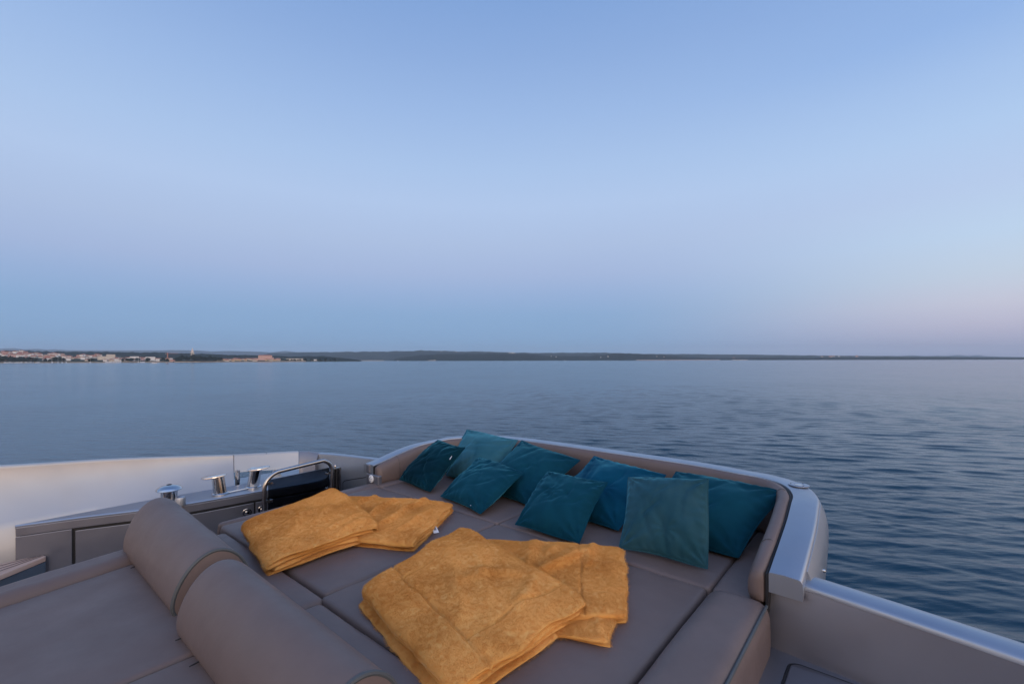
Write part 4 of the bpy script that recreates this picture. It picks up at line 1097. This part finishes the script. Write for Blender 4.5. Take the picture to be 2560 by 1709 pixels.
def blanket_mesh(c00, c10, c11, c01, t=.015, gap=.004, ridges=(), grooves=(), seed=0, z0=.008, nl=90, ns=260, loop_open=1.0, edge_noise=.018, base_h=None, rum=.010, ext=0.0):
    c00, c10, c11, c01 = [np.array(c, float) for c in (c00, c10, c11, c01)]
    Wd = (np.linalg.norm(c10 - c00) + np.linalg.norm(c11 - c01)) / 2; Ln = (np.linalg.norm(c01 - c00) + np.linalg.norm(c11 - c10)) / 2
    cl = smooth_path(spiral(Wd, t, gap, .025, ext), ns, 3)
    tn = np.gradient(cl, axis=0); tn /= np.linalg.norm(tn, axis=1)[:, None]; nr = np.stack([-tn[:, 1], tn[:, 0]], 1)
    htot = cl[:, 1].max() + t / 2
    ls = np.r_[.018 * (1 - np.cos(np.linspace(0, math.pi / 2, 6))), np.linspace(.018, Ln - .018, nl)[1:-1], Ln - .018 * (1 - np.cos(np.linspace(math.pi / 2, 0, 6)))]
    prof = np.minimum(np.arange(ns), np.arange(ns)[::-1]) / (ns - 1)
    rings = []
    endk = np.clip(prof / .006, 0, 1) ** .5
    for l in ls:
        e = min(l, Ln - l); k = math.sqrt(max(0, 1 - max(0, 1 - e / .018) ** 2)) * .88 + .12
        th = t * .5 * k * np.maximum(endk, .3)
        up, dn = cl + nr * th[:, None], cl - nr * th[:, None]
        rings.append(np.concatenate([up, dn[::-1]]))
    A = np.array(rings); n, m = A.shape[:2]
    Wc, Zc = A[..., 0], A[..., 1]; Lc = np.broadcast_to(ls[:, None], Wc.shape)
    hk = np.clip(Zc / htot, 0, 1)
    P3 = np.stack([Wc, Lc, hk * .04], -1)
    # irregular fold edges
    lay = np.stack([Wc * 0 + np.round(hk * 4) * 3.7, Lc, np.zeros_like(Lc)], -1)
    nz = np.array([[noise.noise(Vector((seed, l * 5, q))) for q in range(5)] for l in ls])
    qi = np.clip(np.round(hk * 4).astype(int), 0, 4)
    Wn = Wc + np.take_along_axis(nz, qi, 1) * edge_noise
    nw = np.array([noise.noise(Vector((w * 5, seed + 4, z * 30))) for w, z in np.stack([Wc[0], Zc[0]], -1)])
    Ln_ = Lc + nw[None, :] * edge_noise * 1.2
    disp = rum * 1.3 * fbm(P3 * (1, .6, 1), 5.0, 2, seed + 1.7)
    a, b = np.clip(Wc / Wd, 0, 1), np.clip(Lc / Ln, 0, 1)
    for (a0, b0), (a1, b1), h, wd in ridges:
        p, q = np.array([a0 * Wd, b0 * Ln]), np.array([a1 * Wd, b1 * Ln]); d = q - p; L2 = d @ d
        tt_ = np.clip(((Wc - p[0]) * d[0] + (Lc - p[1]) * d[1]) / L2, 0, 1)
        wig = .012 * np.sin(tt_ * 7 + seed)
        D = np.hypot(Wc - p[0] - tt_ * d[0] + wig, Lc - p[1] - tt_ * d[1])
        disp = disp + h * np.exp(-(D / wd) ** 2) * np.sin(np.pi * np.clip(tt_ * .9 + .1, 0, 1)) ** .5
    for (a0, b0), (a1, b1), h, wd in grooves:
        p, q = np.array([a0 * Wd, b0 * Ln]), np.array([a1 * Wd, b1 * Ln]); d = q - p; L2 = d @ d
        tt_ = np.clip(((Wc - p[0]) * d[0] + (Lc - p[1]) * d[1]) / L2, 0, 1)
        D = np.hypot(Wc - p[0] - tt_ * d[0] + .006 * np.sin(tt_ * 11), Lc - p[1] - tt_ * d[1])
        disp = disp - h * np.exp(-(D / wd) ** 2) * (hk > .8)
    Z = z0 + Zc + disp * np.clip((hk - .1) / .5, 0, 1) ** 1.2
    el_ = np.minimum(Lc, Ln - Lc)
    Z = Z * (1 - .14 * np.exp(-(el_ / .06) ** 1.5)) * (1 - .22 * np.exp(-np.maximum(Wc, 0) / .06))      # edges sag
    Z = Z * (1 + .10 * fbm(np.stack([Wc, Lc, np.zeros_like(Lc)], -1), 3.0, 2, seed + 21))
    if base_h is not None: Z = Z + base_h(a, b)
    Z = np.maximum(Z, .005 + Zc * .25)
    off = np.interp(np.arange(m), np.linspace(0, m - 1, 24), np.random.default_rng(int(seed * 10)).normal(0, .008, 24))
    Ln_ = Ln_ + off[None, :] * np.exp(-np.minimum(Lc, Ln - Lc) / .08)
    a, b = Wn / Wd, Ln_ / Ln
    ca_, cb_ = np.clip(np.abs(a * 2 - 1), 0, 1.05), np.clip(np.abs(b * 2 - 1), 0, 1.05)
    rc = 1 - .025 * ca_ ** 12 * cb_ ** 12; a, b = .5 + (a - .5) * rc, .5 + (b - .5) * rc
    G = c00 * ((1 - a) * (1 - b))[..., None] + c10 * (a * (1 - b))[..., None] + c11 * (a * b)[..., None] + c01 * ((1 - a) * b)[..., None]
    X = WA(G[..., 0], G[..., 1], Z)
    f = grid_faces(n, m, wrap_c=True)
    capa = [(i, i + 1, m - 2 - i, m - 1 - i) for i in range(m // 2 - 1)]
    f += [q for q in capa] + [tuple((n - 1) * m + i for i in q[::-1]) for q in capa]
    return X.reshape(-1, 3), f
BU = lambda px, py, z=.045: uv(onz(px, py, z))
from mathutils.bvhtree import BVHTree
def fur(o, parents=26000, kids=12, length=.0042):
    me = o.data
    bv = BVHTree.FromPolygons([v.co[:] for v in me.vertices], [p.vertices[:] for p in me.polygons])
    g = o.vertex_groups.new(name='exposed'); on = []
    for v in me.vertices:
        n = v.normal
        if n.z < -.35: continue
        if bv.ray_cast(v.co + n * .002, n, .018)[0] is None: on.append(v.index)
    g.add(on, 1.0, 'REPLACE')
    md = o.modifiers.new('pile', 'PARTICLE_SYSTEM'); ps = o.particle_systems[0]; st_ = ps.settings
    st_.type = 'HAIR'; st_.count = parents; st_.hair_step = 3; st_.use_advanced_hair = True
    st_.emit_from = 'FACE'; st_.distribution = 'RAND'; st_.use_even_distribution = True
    st_.use_advanced_hair = False; st_.hair_length = length
    ps.vertex_group_density = 'exposed'
    st_.child_type = 'SIMPLE'; st_.rendered_child_count = kids; st_.child_percent = 0; st_.child_radius = .011; st_.child_length = 1; st_.clump_factor = .0
    st_.roughness_1 = .0002; st_.roughness_2 = .0018; st_.roughness_endpoint = .0012
    st_.render_step = 2; st_.radius_scale = .001; st_.root_radius = .50; st_.tip_radius = .10; st_.material = 1
def blanket(label, V, f, base, name='blanket'):
    o = thing(name, label, 'blanket', base, 'ochre faux-fur blankets')
    b = mk('fur_throw', V, f, M_fur, o)
    fur(b)
    return o
# left pair
V, f = blanket_mesh(BU(1030, 1362, .055), BU(1134, 1258, .065), BU(868, 1240, .06), BU(760, 1335, .06), .015, .005, seed=3.1, rum=.008,
                    ridges=[((.95, .25), (.2, .42), .040, .024), ((.85, .50), (.15, .62), .038, .022), ((.7, .1), (.1, .22), .024, .022), ((.98, .72), (.5, .80), .03, .025)], grooves=[((0, .07), (1, .07), .008, .008)])
lu = blanket('ochre faux-fur blanket with a white tag, half hidden under the left folded blanket', V, f, W(-2.6, 1.85, 0))
V, f = blanket_mesh(BU(664, 1418, .06), BU(950, 1318, .085), BU(836, 1227, .08), BU(603, 1310, .065), .020, .005, seed=1.4, z0=.028, rum=.007,
                    ridges=[((.55, .35), (.9, .75), .016, .04), ((.3, .3), (.6, .9), .015, .035), ((.95, .2), (.5, .14), .016, .025), ((.6, .05), (.95, .10), .022, .025), ((.2, .5), (.75, .6), .014, .03)],
                    base_h=lambda a, b: -.020 * np.clip(1 - a * 1.6, 0, 1))
blanket('folded ochre faux-fur blanket on the left, lying over the tagged one', V, f, W(-2.9, 1.4, 0))
# right pair
V1, f1 = blanket_mesh(BU(1568, 1538, .05), BU(1556, 1370, .055), BU(1211, 1348, .055), BU(1225, 1560, .05), .013, .004, seed=6.1, rum=.008,
                      ridges=[((.95, .62), (.15, .78), .032, .035), ((.80, .28), (.30, .74), .042, .026), ((.97, .20), (.6, .26), .026, .022), ((.9, .45), (.65, .55), .024, .03)], grooves=[((.03, .32), (1, .30), .014, .007), ((.25, .0), (.25, .32), .004, .01)])
V2, f2 = blanket_mesh(BU(1522, 1618, .02), BU(1537, 1520, .02), BU(1330, 1490, .02), BU(1360, 1592, .02), .010, .001, seed=8.3, nl=60, rum=.006, z0=.006, ridges=[((.1, .1), (.9, .35), .012, .02)])
ru = blanket('ochre faux-fur blanket lying crosswise under the right folded blanket, edges spread', *join((V1, f1), (V2, f2)), W(-1.2, 1.9, 0))
V, f = blanket_mesh(BU(1132, 1725, .07), BU(1474, 1508, .075), BU(1157, 1317, .075), BU(900, 1472, .06), .0175, .004, seed=2.2, z0=.024, nl=120, rum=.006, ext=.042,
                    ridges=[((.5, .3), (.85, .75), .016, .05), ((.85, .35), (.45, .55), .018, .035), ((.6, .15), (.95, .3), .018, .03), ((.35, .45), (.75, .9), .016, .045), ((.3, .3), (.5, .6), .014, .03)],
                    grooves=[((.22, .0), (.25, 1), .016, .007), ((.22, .17), (1, .15), .015, .007), ((.2, .82), (1, .86), .013, .007)],
                    base_h=lambda a, b: -.016 * np.clip(1 - a * 1.5, 0, 1))
rt = blanket('largest folded ochre faux-fur blanket at the bottom centre, on top of the right pair', V, f, W(-1.5, 1.4, 0))
# care tag
a, b_ = onz(1079, 1307, .045), onz(1091, 1331, .012)
d = (b_ - a); sx = np.array([.022, .012, 0]); ribs = []
for t in np.linspace(0, 1, 8):
    p = a + d * t + np.array([0, 0, .010 * math.sin(math.pi * t) - .012 * t * (1 - t)]); w = .55 + .15 * t
    ribs.append([p - sx * w, p + sx * w, p + sx * w - (0, 0, .0009), p - sx * w - (0, 0, .0009)])
V, f = loft(ribs); ctag = mk('care_tag', V, f, M_tagwhite, lu, False)
ribs = []
for t in np.linspace(.55, .80, 4):
    p = a + d * t + np.array([0, 0, .010 * math.sin(math.pi * t) - .012 * t * (1 - t) + .0008])
    ribs.append([p - sx * .3, p + sx * .3, p + sx * .3 - (0, 0, .0005), p - sx * .3 - (0, 0, .0005)])
V, f = loft(ribs); mk('tag_print', V, f, M_ink, ctag, False)
V, f = slab([uv(a + sx * x + d * y) for x, y in ((-.9, -.25), (.9, -.55), (.9, .05), (-.9, .5))], .012, .034); mk('black_label', V, f, M_dark, lu, False)
